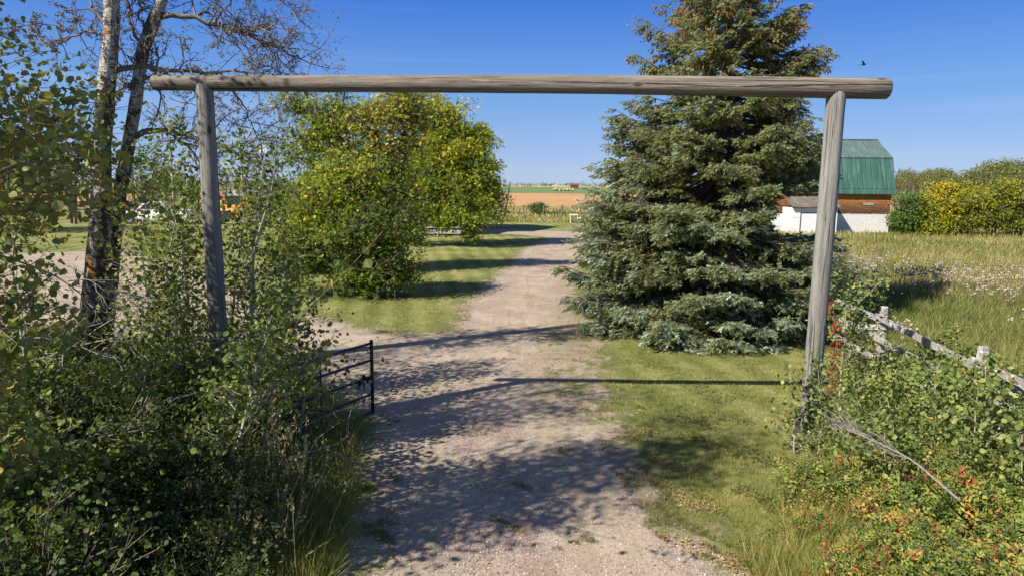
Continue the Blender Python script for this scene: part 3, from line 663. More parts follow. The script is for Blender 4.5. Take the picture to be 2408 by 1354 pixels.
slope('upper_roof', (Db - yb2 + .14, H2 + .03), (ym + .02, H3), MAT['green_roof_top'], -.2, Lb + .18)
a = Acc(); box(a, -.22, Lb + .25, ym - .12, ym + .14, H3 + .06, H3 + .11); a.build('ridge_cap', MAT['green_roof'], bn)
a = Acc(); prism(a, [(Db / 2 - .0, H3 + .04), (yb2 - .12, H2 + .07), (-.15, H1 + .05), (-.15, H1 - .1), (yb2, H2 - .12), (Db / 2, H3 - .15)], Lb + .19, Lb + .24); a.build('gable_trim', MAT['green_roof'], bn)
dx0 = P(1895, 430, 54)[0] - bx0; dx1 = P(1932, 430, 54)[0] - bx0
dm_ = Acc(); box(dm_, dx0 - .1, dx0, -.5, .9, H1 + .1, H2 - .3); box(dm_, dx1 + .35, dx1 + .45, -.5, .9, H1 + .1, H2 - .3); box(dm_, dx0 - .2, dx1 + .55, -.55, 1.0, H2 - .3, H2 - .2); dm_.build('dormer_frame', MAT['green_roof'], bn)
a = Acc(); box(a, dx0, dx1 + .35, -.3, -.25, H1 + .12, H2 - .31); a.build('dark_opening', MAT['dark_int'], bn)  # near-black panel stands in for the unlit loft opening
a = Acc(); box(a, -.002 + 10.75, 11.55, -.03, -.002, 2.14, 2.32); a.build('nailed_plank', MAT['white_rail'], bn)
# lean-to porch under the dormer
lx0 = P(1864, 500, 52)[0] - bx0; lx1 = lx0 + 3.4
a = Acc(); box(a, lx0, lx1, -2.0, -1.9, 0, 1.95); box(a, lx0, lx0 + .1, -1.9, -.02, 0, 1.95); box(a, lx1 - .1, lx1, -1.9, -.02, 0, 1.95); a.build('porch_wall', MAT['white'], bn)
slope('porch_roof', (-2.25, 1.97), (-.45, 2.75), MAT['old_wood'], lx0 - .15, lx1 + .15, .3, .04, .02)
a = Acc(); box(a, lx0 + .6, lx1 - .5, -2.03, -2.005, 1.55, 1.60); box(a, lx0 + .6, lx0 + .65, -2.03, -2.005, .1, 1.55); a.build('porch_door_frame', MAT['black'], bn)

# ------------------------------------------------------------------ house behind the box elders
hx0, hx1, hy0, hy1 = -11.2, -2.95, 49.0, 57.5
hs_ = empty('house', (hx0, hy0, 0), 'slate blue house with teal metal roof and white posted porch half hidden by trees', 'house')
LH = hx1 - hx0; DH = hy1 - hy0
a = Acc(); prism(a, [(0, 0), (DH, 0), (DH, 4.6), (DH / 2, 6.9), (0, 4.6)], 0, LH); a.build('wall', MAT['house_wall'], hs_)
slope('roof', (-.5, 4.4), (DH / 2, 7.0), MAT['teal_roof'], -.4, LH + .4, .4, parent=hs_); slope('roof', (DH + .5, 4.4), (DH / 2 + .02, 7.0), MAT['teal_roof'], -.4, LH + .4, .4, parent=hs_)
a = Acc(); box(a, 2.6, 5.2, -1.0, 1.6, 4.7, 6.0); d_ = a.build('dormer', MAT['house_wall'], hs_)
a = Acc(); prism(a, [(2.3, 6.0), (5.5, 6.0), (3.9, 6.9)], -1.3, 2.6, axis='y'); a.build('dormer_roof', MAT['teal_roof'], hs_)
def window(parent, x0, x1, z0, z1, y=-.04):
    a = Acc(); t = .07
    box(a, x0, x1, y, y + .05, z0, z0 + t); box(a, x0, x1, y, y + .05, z1 - t, z1); box(a, x0, x0 + t, y, y + .05, z0 + t, z1 - t); box(a, x1 - t, x1, y, y + .05, z0 + t, z1 - t)
    w = a.build('window', MAT['white'], parent); a = Acc(); box(a, x0 + t, x1 - t, y + .02, y + .045, z0 + t, z1 - t); a.build('pane', MAT['glass'], w)
window(hs_, 1.2, 2.6, 1.2, 2.6); window(hs_, 4.6, 6.0, 1.2, 2.6); window(hs_, 3.4, 4.5, 4.9, 5.8, -1.04)
a = Acc(); box(a, LH + .01, LH + .05, .9, 1.5, 1.1, 2.5); w_ = a.build('window', MAT['white'], hs_); a = Acc(); box(a, LH + .052, LH + .06, .98, 1.42, 1.2, 2.4); a.build('pane', MAT['glass'], w_)
a = Acc(); box(a, 0, LH - .6, -2.0, -.02, .1, .3); a.build('porch_deck', MAT['concrete'], hs_)
for x in (.3, 2.2, 4.1, 6.0, LH - .75):
    a = Acc(); box(a, x - .07, x + .07, -1.95, -1.81, .3, 2.5); a.build('porch_post', MAT['white'], hs_)
a = Acc(); box(a, 4.1, LH - .8, -1.9, -1.86, .5, .56); box(a, 4.1, LH - .8, -1.9, -1.86, 1.0, 1.06); a.build('porch_railing', MAT['white'], hs_)
slope('porch_roof', (-2.2, 2.5), (-.03, 3.2), MAT['teal_roof'], -.2, LH - .4, .4, parent=hs_)
st = empty('wooden_bench', (hx0 + 5.5, hy0 - 3.2, 0), 'small pale picnic bench on the lawn by the blue house', 'bench')
a = Acc(); box(a, -.9, .9, -.2, .2, .70, .76); a.build('seat', MAT['white_rail'], st)
for x in (-.75, .7):
    a = Acc(); beam(a, A(x, -.35, 0), A(x, .1, .7), .06, .06); beam(a, A(x + .05, .35, 0), A(x + .05, -.1, .7), .06, .06); a.build('leg', MAT['white_rail'], st)

# ------------------------------------------------------------------ pickup
def wheel(parent, x, y, r, w):
    a = Acc(); V = []
    tube(a, [A(x, y - w / 2, r), A(x, y + w / 2, r)], r, 18); wh = a.build('wheel', MAT['rubber'], parent)
    a = Acc(); tube(a, [A(x, y - w / 2 - .012, r), A(x, y + w / 2 + .012, r)], r * .58, 14); a.build('rim', MAT['chrome'], wh)
tk_p = P(283, 518, 56)
tk = empty('pickup_truck', (tk_p[0] - .2, 56, 0), 'white four door pickup truck parked on the grass beyond the thicket', 'pickup truck', rz=0)
low = [(0, .62), (0.05, .45), (.45, .42), (.55, .8), (.8, .95), (1.1, .95), (1.35, .8), (1.45, .42), (3.9, .42), (4.0, .8), (4.25, .95), (4.6, .95), (4.85, .8), (4.95, .42), (5.65, .5), (5.7, 1.18), (3.75, 1.2), (1.55, 1.18), (.25, 1.02), (.02, .9)]
a = Acc(); prism(a, low, .0, 1.9, axis='y'); a.build('body', MAT['truck_white'], tk)
a = Acc(); prism(a, [(1.5, 1.2), (3.72, 1.21), (3.55, 1.83), (2.35, 1.86), (2.1, 1.78)], .12, 1.78, axis='y'); cb = a.build('cab', MAT['truck_white'], tk)
for k_, q in enumerate(([(1.72, 1.24), (2.62, 1.24), (2.62, 1.74), (2.3, 1.74)], [(2.74, 1.24), (3.3, 1.24), (3.3, 1.74), (2.74, 1.74)], [(3.4, 1.26), (3.6, 1.26), (3.52, 1.72), (3.4, 1.72)])):
    a = Acc(); prism(a, q, .105, .118, axis='y'); a.build('window', MAT['glass'], cb)
a = Acc(); a.add([(1.56, .2, 1.23), (1.56, 1.7, 1.23), (2.12, 1.66, 1.775), (2.12, .24, 1.775)], [(0, 1, 2, 3)]); a.build('windscreen', MAT['glass'], cb)
for x0 in (2.4, 3.35):
    a = Acc(); box(a, x0, x0 + .16, -.02, -.002, 1.03, 1.06); a.build('door_handle', MAT['black'], tk)
a = Acc(); box(a, -.05, .06, .1, 1.8, .42, .6); a.build('bumper', MAT['chrome'], tk)
for y in (.12, 1.5): a = Acc(); box(a, -.02, .03, y, y + .28, .72, .9); a.build('headlight', MAT['lamp'], tk)
for y in (.02, 1.74): a = Acc(); box(a, 5.66, 5.72, y, y + .14, .75, 1.1); a.build('tail_light', MAT['red'], tk)
for x in (.95, 4.43):
    for y in (.12, 1.78): wheel(tk, x, y, .39, .24)

# ------------------------------------------------------------------ yellow bus
bp = P(548, 540, 58)
bs = empty('yellow_bus', (bp[0], 56.5, 0), 'old yellow bus with a pale roof parked behind the left log post', 'bus', rz=math.radians(-14))
a = Acc(); prism(a, [(-1.1, .55), (1.1, .55), (1.12, 2.35), (.9, 2.62), (-.9, 2.62), (-1.12, 2.35)], 1.5, 8.0, axis='y'); bd = a.build('body', MAT['bus_yellow'], bs)
a = Acc(); prism(a, [(-1.14, 2.36), (-.9, 2.64), (-.45, 2.82), (.45, 2.82), (.9, 2.64), (1.14, 2.36)], 1.45, 8.05, axis='y'); a.build('roof', MAT['bluegrey_roof'], bs)
a = Acc(); prism(a, [(0.15, .55), (1.5, .55), (1.5, 1.6), (.3, 1.35), (.12, 1.1)], -.72, .72, axis='x'); a.build('hood', MAT['bus_yellow'], bs)
a = Acc(); box(a, -1.0, 1.0, 1.46, 1.49, 1.62, 2.3); a.build('windscreen', MAT['glass'], bs)
a = Acc(); box(a, -.45, .45, .1, .14, .7, 1.15); a.build('grille', MAT['black'], bs)
for x in (-.66, .5): a = Acc(); tube(a, [A(x + .08, .09, .95), A(x + .08, .2, .95)], .1, 12); a.build('headlight', MAT['lamp'], bs)
a = Acc(); box(a, -1.05, 1.05, -.05, .08, .5, .72); a.build('bumper', MAT['black'], bs)
for s in (-1, 1):
    for i in range(6): a = Acc(); box(a, s * 1.135 - .01, s * 1.135 + .01, 1.9 + i, 2.65 + i, 1.65, 2.25); a.build('window', MAT['glass'], bs)
for y in (.8, 6.4):
    for s in (-1, 1):
        a = Acc(); tube(a, [A(s * .72, y, .48), A(s * 1.02, y, .48)], .48, 18); wh = a.build('wheel', MAT['rubber'], bs)
        a = Acc(); tube(a, [A(s * .7, y, .48), A(s * 1.04, y, .48)], .25, 12); a.build('rim', MAT['chrome'], wh)
for s in (-1, 1): a = Acc(); prism(a, [(.25, .6), (.4, 1.0), (.8, 1.12), (1.2, 1.0), (1.45, .6), (1.45, 1.25), (.25, 1.2)], min(s * .7, s * 1.05), max(s * .7, s * 1.05), axis='x'); a.build('fender', MAT['bus_yellow'], bs)

# ------------------------------------------------------------------ far things
ff = empty('wire_fence', (0, 74, 0), 'far wire fence on leaning old wooden posts behind the weed strip', 'fence')
for i, (px, dy, hh) in enumerate(((1180, 3, 1.3), (1232, 0, 1.35), (1279, .5, 1.3), (1320, -3, 1.4), (1365, 0, 1.2), (1410, 0, 1.3), (1130, 2, 1.2), (1080, 2, 1.2), (1030, 2, 1.2))):
    p = P(px, 517, 74); a = Acc(); tube(a, [A(p[0], dy * .3, 0), A(p[0] + U(-.06, .06), dy * .3, hh)], .085, 7); a.build('post', MAT['old_wood'], ff)
for h in (.5, .9, 1.2): a = Acc(); tube(a, [A(-9, 0, h), A(10, 0, h)], .01, 4); a.build('wire', MAT['rust'], ff)
pl = empty('utility_pole', (P(1185, 520, 68)[0], 68, 0), 'leaning grey wooden pole standing at the edge of the far weeds', 'pole')
a = Acc(); tube(a, [A(0, 0, 0), A(.28, 0, 1.9), A(.56, .1, 3.75)], [.13, .11, .085], 9, rough=.03); a.build('pole', MAT['old_wood'], pl, smooth=True)
a = Acc(); tube(a, [A(-.34, .1, 0), A(-.32, .1, 1.45)], .07, 7); a.build('stub_post', MAT['old_wood'], pl, smooth=True)
tr_ = empty('white_stand', (P(1349, 518, 64)[0], 64, 0), 'low white metal stand by the far fence near the bend of the drive', 'stand')
a = Acc(); box(a, -.38, .38, -.3, .3, .72, .8); a.build('top', MAT['white'], tr_)
for x in (-.34, .3):
    for y in (-.26, .22): a = Acc(); box(a, x, x + .04, y, y + .04, 0, .72); a.build('leg', MAT['white'], tr_)
def bale():
    r = empty('straw_bale', (0, 0, 0)); a = Acc(); tube(a, [A(-.8, 0, .85), A(-.76, 0, .85), A(.76, 0, .85), A(.8, 0, .85)], [.78, .85, .85, .78], 14, rough=.02); a.build('bale', MAT['straw'], r)
    a = Acc(); tube(a, [A(-.2, 0, .85), A(.2, 0, .85)], .862, 16, rough=.01); a.build('netting', MAT['straw'], r)
    return r
b0 = bale()
for i, px in enumerate((1304, 1310, 1317, 1326, 1332, 1339, 1345)):
    o = b0 if i == 0 else copy_tree(b0); p = P(px, 452, 390); o.location = (p[0], 390 + U(-4, 4), 0); o.rotation_euler.z = U(-.5, .5)
    tag(o, 'round straw bale in the row of bales on the far green field', 'straw bale', 'row of straw bales on the far field')
sh = empty('field_shed', (P(1344, 445, 640)[0], 640, 0), 'small red brown shed with pale end wall far out in the fields', 'shed')
a = Acc(); prism(a, [(0, 0), (6, 0), (6, 3.2), (3, 4.6), (0, 3.2)], -1, 6.5); a.build('wall', MAT['red_shed'], sh)
a = Acc(); prism(a, [(-.3, 3.1), (3, 4.75), (6.3, 3.1), (6.3, 3.3), (3, 4.95), (-.3, 3.3)], -1.3, 6.8); a.build('roof', MAT['red_shed'], sh)
a = Acc(); box(a, -3.5, -1.02, 0, 5, 0, 3.4); a.build('pale_lean_to', MAT['white_rail'], sh)
mp_ = P(622, 440, 90)
ms = empty('lattice_mast', (mp_[0], 90, 0), 'thin pale lattice mast rising behind the bare branches', 'mast'); a = Acc()
for s in ((-.22, -.13), (.22, -.13), (0, .25)): tube(a, [A(*s, 0), A(*s, 7.8)], .035, 4)
zz = np.arange(0, 7.6, .5); c3 = np.array(((-.22, -.13), (.22, -.13), (0, .25)))
for i in range(3):
    p0 = np.array([(*c3[i], z) for z in zz]); p1 = np.array([(*c3[(i + 1) % 3], z + .5) for z in zz[:]]); sticks(a, p0, p1, .02, .02)
a.build('lattice', MAT['white'], ms)
a = Acc(); tube(a, [A(0, 0, 7.8), A(0, 0, 8.6)], .05, 6); box(a, -.5, .5, -.1, .1, 7.3, 8.2); a.build('tank_head', MAT['white'], ms)

bd_ = P(2031, 153, 45); a = Acc()
tube(a, [A(-.16, 0, .02), A(-.08, 0, 0), A(.03, 0, 0), A(.12, 0, .03), A(.17, 0, .035)], [.012, .045, .055, .03, .008], 8)
body = [(-.05, .02, .03), (.08, .02, .03), (.02, .24, .14), (-.1, .5, .10), (-.05, -.02, .03), (.08, -.02, .03), (.02, -.2, .16), (-.12, -.42, .20)]
a.add(body, [(0, 1, 2, 3), (5, 4, 7, 6)]); a.add([(-.15, -.02, .02), (-.15, .02, .02), (-.3, .06, .03), (-.3, -.06, .03)], [(0, 1, 2, 3)])
o = a.build('bird', MAT['bird'], loc=bd_); o.rotation_euler = (0, 0, -.5); tag(o, 'small dark bird flying in the blue sky right of the spruce', 'bird')

# ------------------------------------------------------------------ plants: builders
def curve(p0, p1, sag=0.15, n=6, up=1.0):
    t = np.linspace(0, 1, n)[:, None]; L = np.linalg.norm(A(*p1) - A(*p0)); mid = (A(*p0) + A(*p1)) / 2 + A(0, 0, sag * L * up) + rng.normal(0, .05 * L, 3)
    return (1 - t) ** 2 * A(*p0) + 2 * t * (1 - t) * mid + t ** 2 * A(*p1)
def polysmooth(pts, n=24):
    pts = np.asarray(pts, float); s = np.concatenate(([0], np.cumsum(np.linalg.norm(np.diff(pts, axis=0), axis=1)))); t = np.linspace(0, s[-1], n)
    o = np.stack([np.interp(t, s, pts[:, i]) for i in range(3)], 1)
    for _ in range(2): o[1:-1] = (o[:-2] + 2 * o[1:-1] + o[2:]) / 4
    return o
def put_leaves(acc, Pos, tmpl, size, tmean, tsd, up=0.5, droop=0.3, mi=0):
    N = len(Pos); D = rvec(N) + A(0, 0, -droop); Nn = rvec(N) + A(0, 0, up) + np.array(sun_vec) * .35
    stamp(acc, tmpl, Pos, D, Nn, size * U(.5, 1.3, N), np.clip(tmean + rng.normal(0, tsd, N), 0, 1), mi)
def ramify(acc, P0, D, L, R, levels, nseg=4, wobble=.28, up=.1, kids=(1, 1, 1, 1), klen=.6, krad=.55, spread=.8, taper=.55, n=4, mi=0):
    """vectorised twiggy growth from many starts; returns node positions of the last two levels"""
    P0 = np.asarray(P0, float); D = unit(np.asarray(D, float)); L = np.asarray(L, float); R = np.asarray(R, float); nodes = []
    for lv in range(levels):
        cp, cd, cl, cr = [], [], [], []; Pc, Dc, Rc = P0.copy(), D.copy(), R.copy()
        for s in range(nseg):
            Dc = unit(Dc + wobble * rng.normal(size=Dc.shape) + A(0, 0, up * .3)); Pn = Pc + Dc * (L / nseg)[:, None]; Rn = Rc * (taper ** (1 / nseg))
            sticks(acc, Pc, Pn, Rc, Rn, n if lv < 2 else 3, .5, mi)
            if lv < levels - 1:
                for _ in range(kids[lv % len(kids)]):
                    k = rng.random(len(Pn)) < .85; side = rvec(k.sum())
                    f = rng.random(k.sum())[:, None]; cp.append(Pc[k] * f + Pn[k] * (1 - f)); cd.append(unit(Dc[k] + side * spread)); cl.append(L[k] * klen * U(.5, 1.2, k.sum())); cr.append(Rn[k] * krad)
            Pc, Rc = Pn, Rn
            if lv >= levels - 2: nodes.append(Pn)
        if lv < levels - 1: P0, D, L, R = np.concatenate(cp), np.concatenate(cd), np.concatenate(cl), np.concatenate(cr)
    return np.concatenate(nodes)

def blob_tree(name, loc, label, cat, trunks, blobs, clump=.45, per=70, leaf=.11, tmpl=L_ELDER, mat='elder_leaf', bark='bark', tmean=.5, tsd=.14, group=None, flat=.7, droop=.3, sr=.014):
    """trunks: list of (points, r0, r1) in local coordinates; blobs: (centre, radii, clumps, tint shift)"""
    r = empty(name, loc, label, cat, group); tw = Acc(); fo = Acc(); TP = []
    for pts, r0, r1 in trunks:
        q = polysmooth(pts, 20); tube(tw, q, np.linspace(r0, r1, 20), 9, rough=.04); TP.append(q)
    TP = np.concatenate(TP); segA, segB = [], []; LP, LT = [], []
    for c, rad, nclu, sh_ in blobs:
        d = rvec(nclu); rr = U(.25, 1, nclu) ** .45; C = A(*c) + d * A(*rad) * rr[:, None] * (1 + .24 * rng.normal(size=(nclu, 1)))
        if nclu > 30: C = np.concatenate([C[:int(nclu * .82)], A(*c) + rvec(nclu // 3) * A(*rad) * U(1.02, 1.3, nclu // 3)[:, None]]); nclu = len(C)
        C[:, 2] = np.maximum(C[:, 2], .15)
        for j in range(nclu):
            h = C[j]; cand = TP[TP[:, 2] < max(h[2] * .92, .4)]; cand = cand if len(cand) else TP[:3]; k = np.argmin(np.linalg.norm(cand - h, axis=1) + U(0, .8)); q = curve(cand[k], h, .12, 5)
            segA.append(q[:-1]); segB.append(q[1:])
            m = int(per * U(.3, 1.5)); off = rng.normal(0, 1, (m, 3)); off = off / np.maximum(1, np.linalg.norm(off, axis=1, keepdims=True) / 1.7) * A(1, 1, flat) * clump * U(.6, 1.2)
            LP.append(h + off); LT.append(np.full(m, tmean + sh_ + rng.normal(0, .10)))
            e = off[::7]; segA.append(np.repeat(h[None], len(e), 0)); segB.append(h + e)
    Sa = np.concatenate(segA); Sb = np.concatenate(segB); sticks(tw, Sa, Sb, sr, sr * .6, 4)
    LP = np.concatenate(LP); LT = np.concatenate(LT); LP[:, 2] = np.maximum(LP[:, 2], .05); N = len(LP)
    D = rvec(N) + A(0, 0, -droop); Nn = rvec(N) + A(0, 0, .6) + np.array(sun_vec) * .3
    stamp(fo, tmpl, LP, D, Nn, leaf * U(.7, 1.3, N), np.clip(LT + rng.normal(0, tsd, N), 0, 1))
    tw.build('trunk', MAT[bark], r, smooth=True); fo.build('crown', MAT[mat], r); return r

def sapling_parts(root, line, r0, nbr, blen, leaf, nleaf, mat='aspen_leaf', bark='pale_stem', first=.25, tmean=.5, tmpl=L_ROUND, up=.5, cluster=.11, tsd=.22, tip=0):
    """young aspen: stem along a polyline (local coordinates), ascending side branches, round leaves"""
    q = polysmooth(line, 22); st = Acc(); fo = Acc(); tube(st, q, np.linspace(r0, r0 * .2, 22), 7, rough=.03)
    ts = np.linspace(first, .97, nbr) + rng.normal(0, .01, nbr); H = np.linalg.norm(q[-1] - q[0])
    i = np.clip((ts * 21).astype(int), 0, 20); base = q[i]; az = np.arange(nbr) * 2.4 + U(0, 1, nbr)
    D = unit(np.stack([np.cos(az), np.sin(az), np.full(nbr, up) + rng.normal(0, .2, nbr)], 1)); Ln = blen * (1.15 - ts) / (1 - first * .6) * U(.6, 1.2, nbr)
    nodes = ramify(st, base, D, Ln, r0 * (1 - ts * .75) * .45, 2, 4, .15, .15, (1,), .5, .6, .7)
    nodes = np.concatenate([nodes, q[int(22 * first):]]); k = rng.integers(0, len(nodes), nleaf)
    LP = nodes[k] + rng.normal(0, cluster, (nleaf, 3))
    if tip: LP[:tip] = q[rng.integers(16, 22, tip)] + rng.normal(0, .07, (tip, 3))
    LP[:, 2] = np.maximum(LP[:, 2], .03)
    put_leaves(fo, LP, tmpl, leaf, tmean, tsd, .4, .35)
    st.build('stem', MAT[bark], root, smooth=True); fo.build('leaves', MAT[mat], root)
def sapling(name, line, label, group=None, **kw):
    line = [A(*p) for p in line]; b = line[0]; r = empty(name, b, label, 'sapling', group); sapling_parts(r, [p - b for p in line], **kw); return r
def shrub_parts(root, h, rad, nst, nleaf, tmpl, leaf, mat, bark='twig', tmean=.5, tsd=.16, low=.2, cluster=.09):
    st = Acc(); fo = Acc(); az = U(0, 6.28, nst); rr = rad * np.sqrt(U(.02, 1, nst)); hh = h * (1 - .35 * (rr / rad) ** 2) * U(.75, 1.1, nst)
    B = np.stack([rr * .25 * np.cos(az), rr * .25 * np.sin(az), np.zeros(nst)], 1); T = np.stack([rr * np.cos(az), rr * np.sin(az), hh], 1)
    M_ = (B + T) / 2 + np.stack([-.12 * rr * np.cos(az), -.12 * rr * np.sin(az), .1 * hh], 1) + rng.normal(0, .04 * h, (nst, 3))
    t = np.linspace(0, 1, 7)[:, None, None]; C = (1 - t) ** 2 * B + 2 * t * (1 - t) * M_ + t ** 2 * T
    for i in range(6): sticks(st, C[i], C[i + 1], .012 * h ** .5 * (1 - i / 7), .012 * h ** .5 * (1 - (i + 1) / 7), 4)
    s0 = np.concatenate([C[i] for i in (2, 3, 4, 5)]); D = unit(s0 * A(1, 1, 0) + rvec(len(s0)) * .5 * rad + A(0, 0, .3)); e = s0 + D * (h * U(.12, .32, len(s0)))[:, None]
    sticks(st, s0, e, .005, .003, 3); e2 = s0 + unit(D + rvec(len(s0))) * (h * U(.1, .25, len(s0)))[:, None]; sticks(st, s0, e2, .004, .002, 3)
    f = rng.random((nleaf, 1)) ** .6; k = rng.integers(0, len(s0), nleaf); w = rng.random((nleaf, 1)) < .5
    LP = s0[k] * (1 - f) + np.where(w, e[k], e2[k]) * f; LP += rng.normal(0, cluster, (nleaf, 3)); LP[:, 2] = np.maximum(LP[:, 2], low * h * U(.2, 1, nleaf))
    put_leaves(fo, LP, tmpl, leaf, tmean, tsd, .7, .1); st.build('stems', MAT[bark], root); fo.build('leaves', MAT[mat], root)

# ------------------------------------------------------------------ the big spruce
def spruce():
    base = A(5.15, 17.2, 0); r = empty('spruce_tree', base, 'big blue green spruce with orange cones near its top standing right of the drive', 'spruce')
    tr = Acc(); wood = Acc(); ne = Acc(); co = Acc(); H = 11.6
    q = polysmooth([(0, 0, 0), (.05, 0, 3), (-.05, .05, 6), (.12, 0, 9), (.1, 0, H)], 30); tube(tr, q, np.linspace(.27, .02, 30), 12, rough=.03)
    zR = [0, .4, 1, 1.8, 2.6, 3.5, 4.4, 5, 5.6, 6.2, 7.0, 7.9, 9.5, 11.6]; RR = [2.8, 3.0, 3.3, 3.4, 3.2, 3.0, 2.5, 2.2, 1.92, 1.8, 1.55, 1.25, .7, .05]
    brs = []
    z = .22
    while z < H - .1:
        nb = 11 if z < 4 else 8 if z < 6 else 7
        for j in range(nb):
            az = U(0, 6.283); R0 = np.interp(z, zR, RR) * (1 + .10 * math.sin(3 * az + z * 2.1) + .06 * rng.normal())
            if math.cos(az) > .2: R0 *= 1 - .15 * math.cos(az)
            brs.append((z + U(-.1, .1), az, R0))
        z += .17
    # named limbs that stick out of the outline in the photograph: (px, py) of the tip
    for (px, py, Yt, z0) in ((1332, 628, 15.6, 1.9), (1395, 470, 16.6, 3.0), (1942, 122, 17.2, 6.3), (1930, 150, 17.0, 6.2), (1885, 10, 17.2, 7.3), (1870, 60, 17.3, 7.0), (1500, 130, 17.2, 6.3), (1520, 40, 17.2, 7.0), (1445, 260, 17.0, 5.0), (1868, 260, 16.8, 5.3), (1878, 250, 17.1, 5.2),
                             (1925, 330, 17.5, 4.1), (1905, 315, 17.0, 4.2), (1940, 345, 17.8, 3.9), (1935, 380, 17.2, 3.6), (1915, 350, 16.4, 4.0), (1900, 380, 16.5, 3.8), (1880, 400, 16.6, 3.6), (1860, 300, 16.9, 4.6), (1900, 400, 16.8, 3.4), (1860, 350, 16.6, 3.9), (1925, 405, 17.6, 3.7), (1965, 560, 17.6, 2.4), (1990, 575, 17.8, 2.2), (1950, 620, 16.5, 2.0), (1350, 700, 15.5, 1.3), (1400, 440, 16.4, 3.4), (1388, 500, 16.2, 2.9), (1375, 540, 16.0, 2.6), (1420, 380, 16.6, 3.9), (1405, 770, 15.2, .8)):
        for q_ in range(4 if px > 1800 and py < 450 else 2):
            t = P(px - q_ * U(4, 14), py + q_ * U(-16, 16), Yt + q_ * U(-.3, .3)) - base; brs.append((z0 + q_ * U(-.15, .15), math.atan2(t[1], t[0]), float(np.hypot(t[0], t[1])), t[2]))
    SP, SD, ST, CP_, CT = [], [], [], [], []
    for b in brs:
        z0, az, R0 = b[:3]; hdir = A(math.cos(az), math.sin(az), 0); sd = A(-math.sin(az), math.cos(az), 0)
        rise = (b[3] - z0) if len(b) > 3 else R0 * np.interp(z0, [0, 1.2, 3.5, 6, 8, 11.6], [-.03, -.16, -.16, .02, .35, 1.3]) + rng.normal(0, .07)
        if 2.35 < z0 + rise < 3.6 and R0 * (math.cos(az) - .375 * math.sin(az)) > 1.2: R0 = max(.7, 1.2 * U(.8, 1.05) / (math.cos(az) - .375 * math.sin(az)))
        t = np.linspace(0, 1, 9); sag = -.14 * R0 * np.sin(t * math.pi) if z0 < 8 else 0 * t
        pts = A(0, 0, z0) + hdir * (R0 * t)[:, None] + A(0, 0, 1) * (rise * t ** 1.3 + sag)[:, None]; pts[:, 2] = np.maximum(pts[:, 2], .08)
        bend = rng.normal(0, .05) * R0; pts += sd * (bend * t ** 2)[:, None]
        sticks(wood, pts[:-1], pts[1:], .035 * (1 - t[:-1]) * (R0 / 3) + .006, .035 * (1 - t[1:]) * (R0 / 3) + .005, 4)
        m = int(max(6, R0 * 9.5)); tt = np.concatenate([U(.22, 1.0, m), [1.0]]) ** .8
        for f in tt:
            p = np.array([np.interp(f, t, pts[:, i]) for i in range(3)]); s = rng.choice((-1, 1)); l = (.50 * (1.02 - f) ** .7 * min(R0, 2.4) * .62 + .16) * U(.7, 1.15)
            d = unit(hdir * U(.55, 1.0) + sd * s * U(.4, 1.0) * (f < .98) + A(0, 0, U(-.35, .1)))
            e = p + d * l; k = max(2, int(l / .075)); u = np.linspace(.1, 1, k)[:, None]; Q = p + (e - p) * u; Q[:, 2] -= (.08 * l * u[:, 0] ** 2)
            wood_a.append(p); wood_b.append(e)
            jit = rng.normal(0, .3, (k, 3)); side = np.where(np.arange(k)[:, None] % 2 == 0, 1, -1) * np.cross(d, A(0, 0, 1)) * U(.3, .95, k)[:, None]
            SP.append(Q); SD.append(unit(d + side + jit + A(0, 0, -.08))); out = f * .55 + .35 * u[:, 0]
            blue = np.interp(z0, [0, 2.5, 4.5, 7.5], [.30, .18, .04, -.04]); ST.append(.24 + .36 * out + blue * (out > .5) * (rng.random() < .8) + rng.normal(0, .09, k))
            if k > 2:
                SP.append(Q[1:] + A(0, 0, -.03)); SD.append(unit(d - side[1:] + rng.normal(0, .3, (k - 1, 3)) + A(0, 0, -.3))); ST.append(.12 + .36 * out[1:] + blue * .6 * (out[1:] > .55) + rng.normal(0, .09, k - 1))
            if z0 > 5.4 and rng.random() < np.interp(z0, [5.4, 6.5, 8], [.03, .16, .5]) and f > .5: CP_.append(e + A(0, 0, -.05)); CT.append(U(0, 1))
    sticks(wood, wood_a, wood_b, .006, .003, 3)
    SP = np.concatenate(SP); SD = np.concatenate(SD); ST = np.clip(np.concatenate(ST), 0, 1); SP[:, 2] = np.maximum(SP[:, 2], .05)
    cut = (SP[:, 2] > 2.5 + .2 * rng.random(len(SP))) & (SP[:, 2] < 3.3 + .2 * rng.random(len(SP))) & (SP[:, 0] - .375 * SP[:, 1] > 1.25 + .25 * rng.random(len(SP))); SP, SD, ST = SP[~cut], SD[~cut], ST[~cut]
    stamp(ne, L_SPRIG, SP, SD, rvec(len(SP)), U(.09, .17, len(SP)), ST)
    # dead inner twigs
    n = 900; zz = U(.4, 6, n); az = U(0, 6.28, n); rr = np.interp(zz, zR, RR) * U(.05, .12, n)
    p0 = np.stack([rr * 0, rr * 0, zz], 1); p1 = np.stack([np.cos(az) * rr * 6, np.sin(az) * rr * 6, zz + U(-.5, .1, n)], 1); sticks(wood, p0, p1, .009, .003, 3)
    CP_ = np.array(CP_); N = len(CP_); CPs = np.concatenate([CP_ + rng.normal(0, .07, (N, 3)) for _ in range(3)]); N = len(CPs)
    stamp(co, L_CONE, CPs, np.tile(A(0, 0, -1), (N, 1)) + .35 * rvec(N), rvec(N), U(.045, .075, N), U(0, 1, N))
    tr.build('trunk', MAT['spruce_bark'], r, smooth=True); wood.build('branches', MAT['spruce_bark'], r); ne.build('needles', MAT['needle'], r)
    tag(co.build('cones', MAT['cone'], r), kind='stuff'); return len(SP)
wood_a, wood_b = [], []
nsp = spruce(); print('sprigs', nsp)

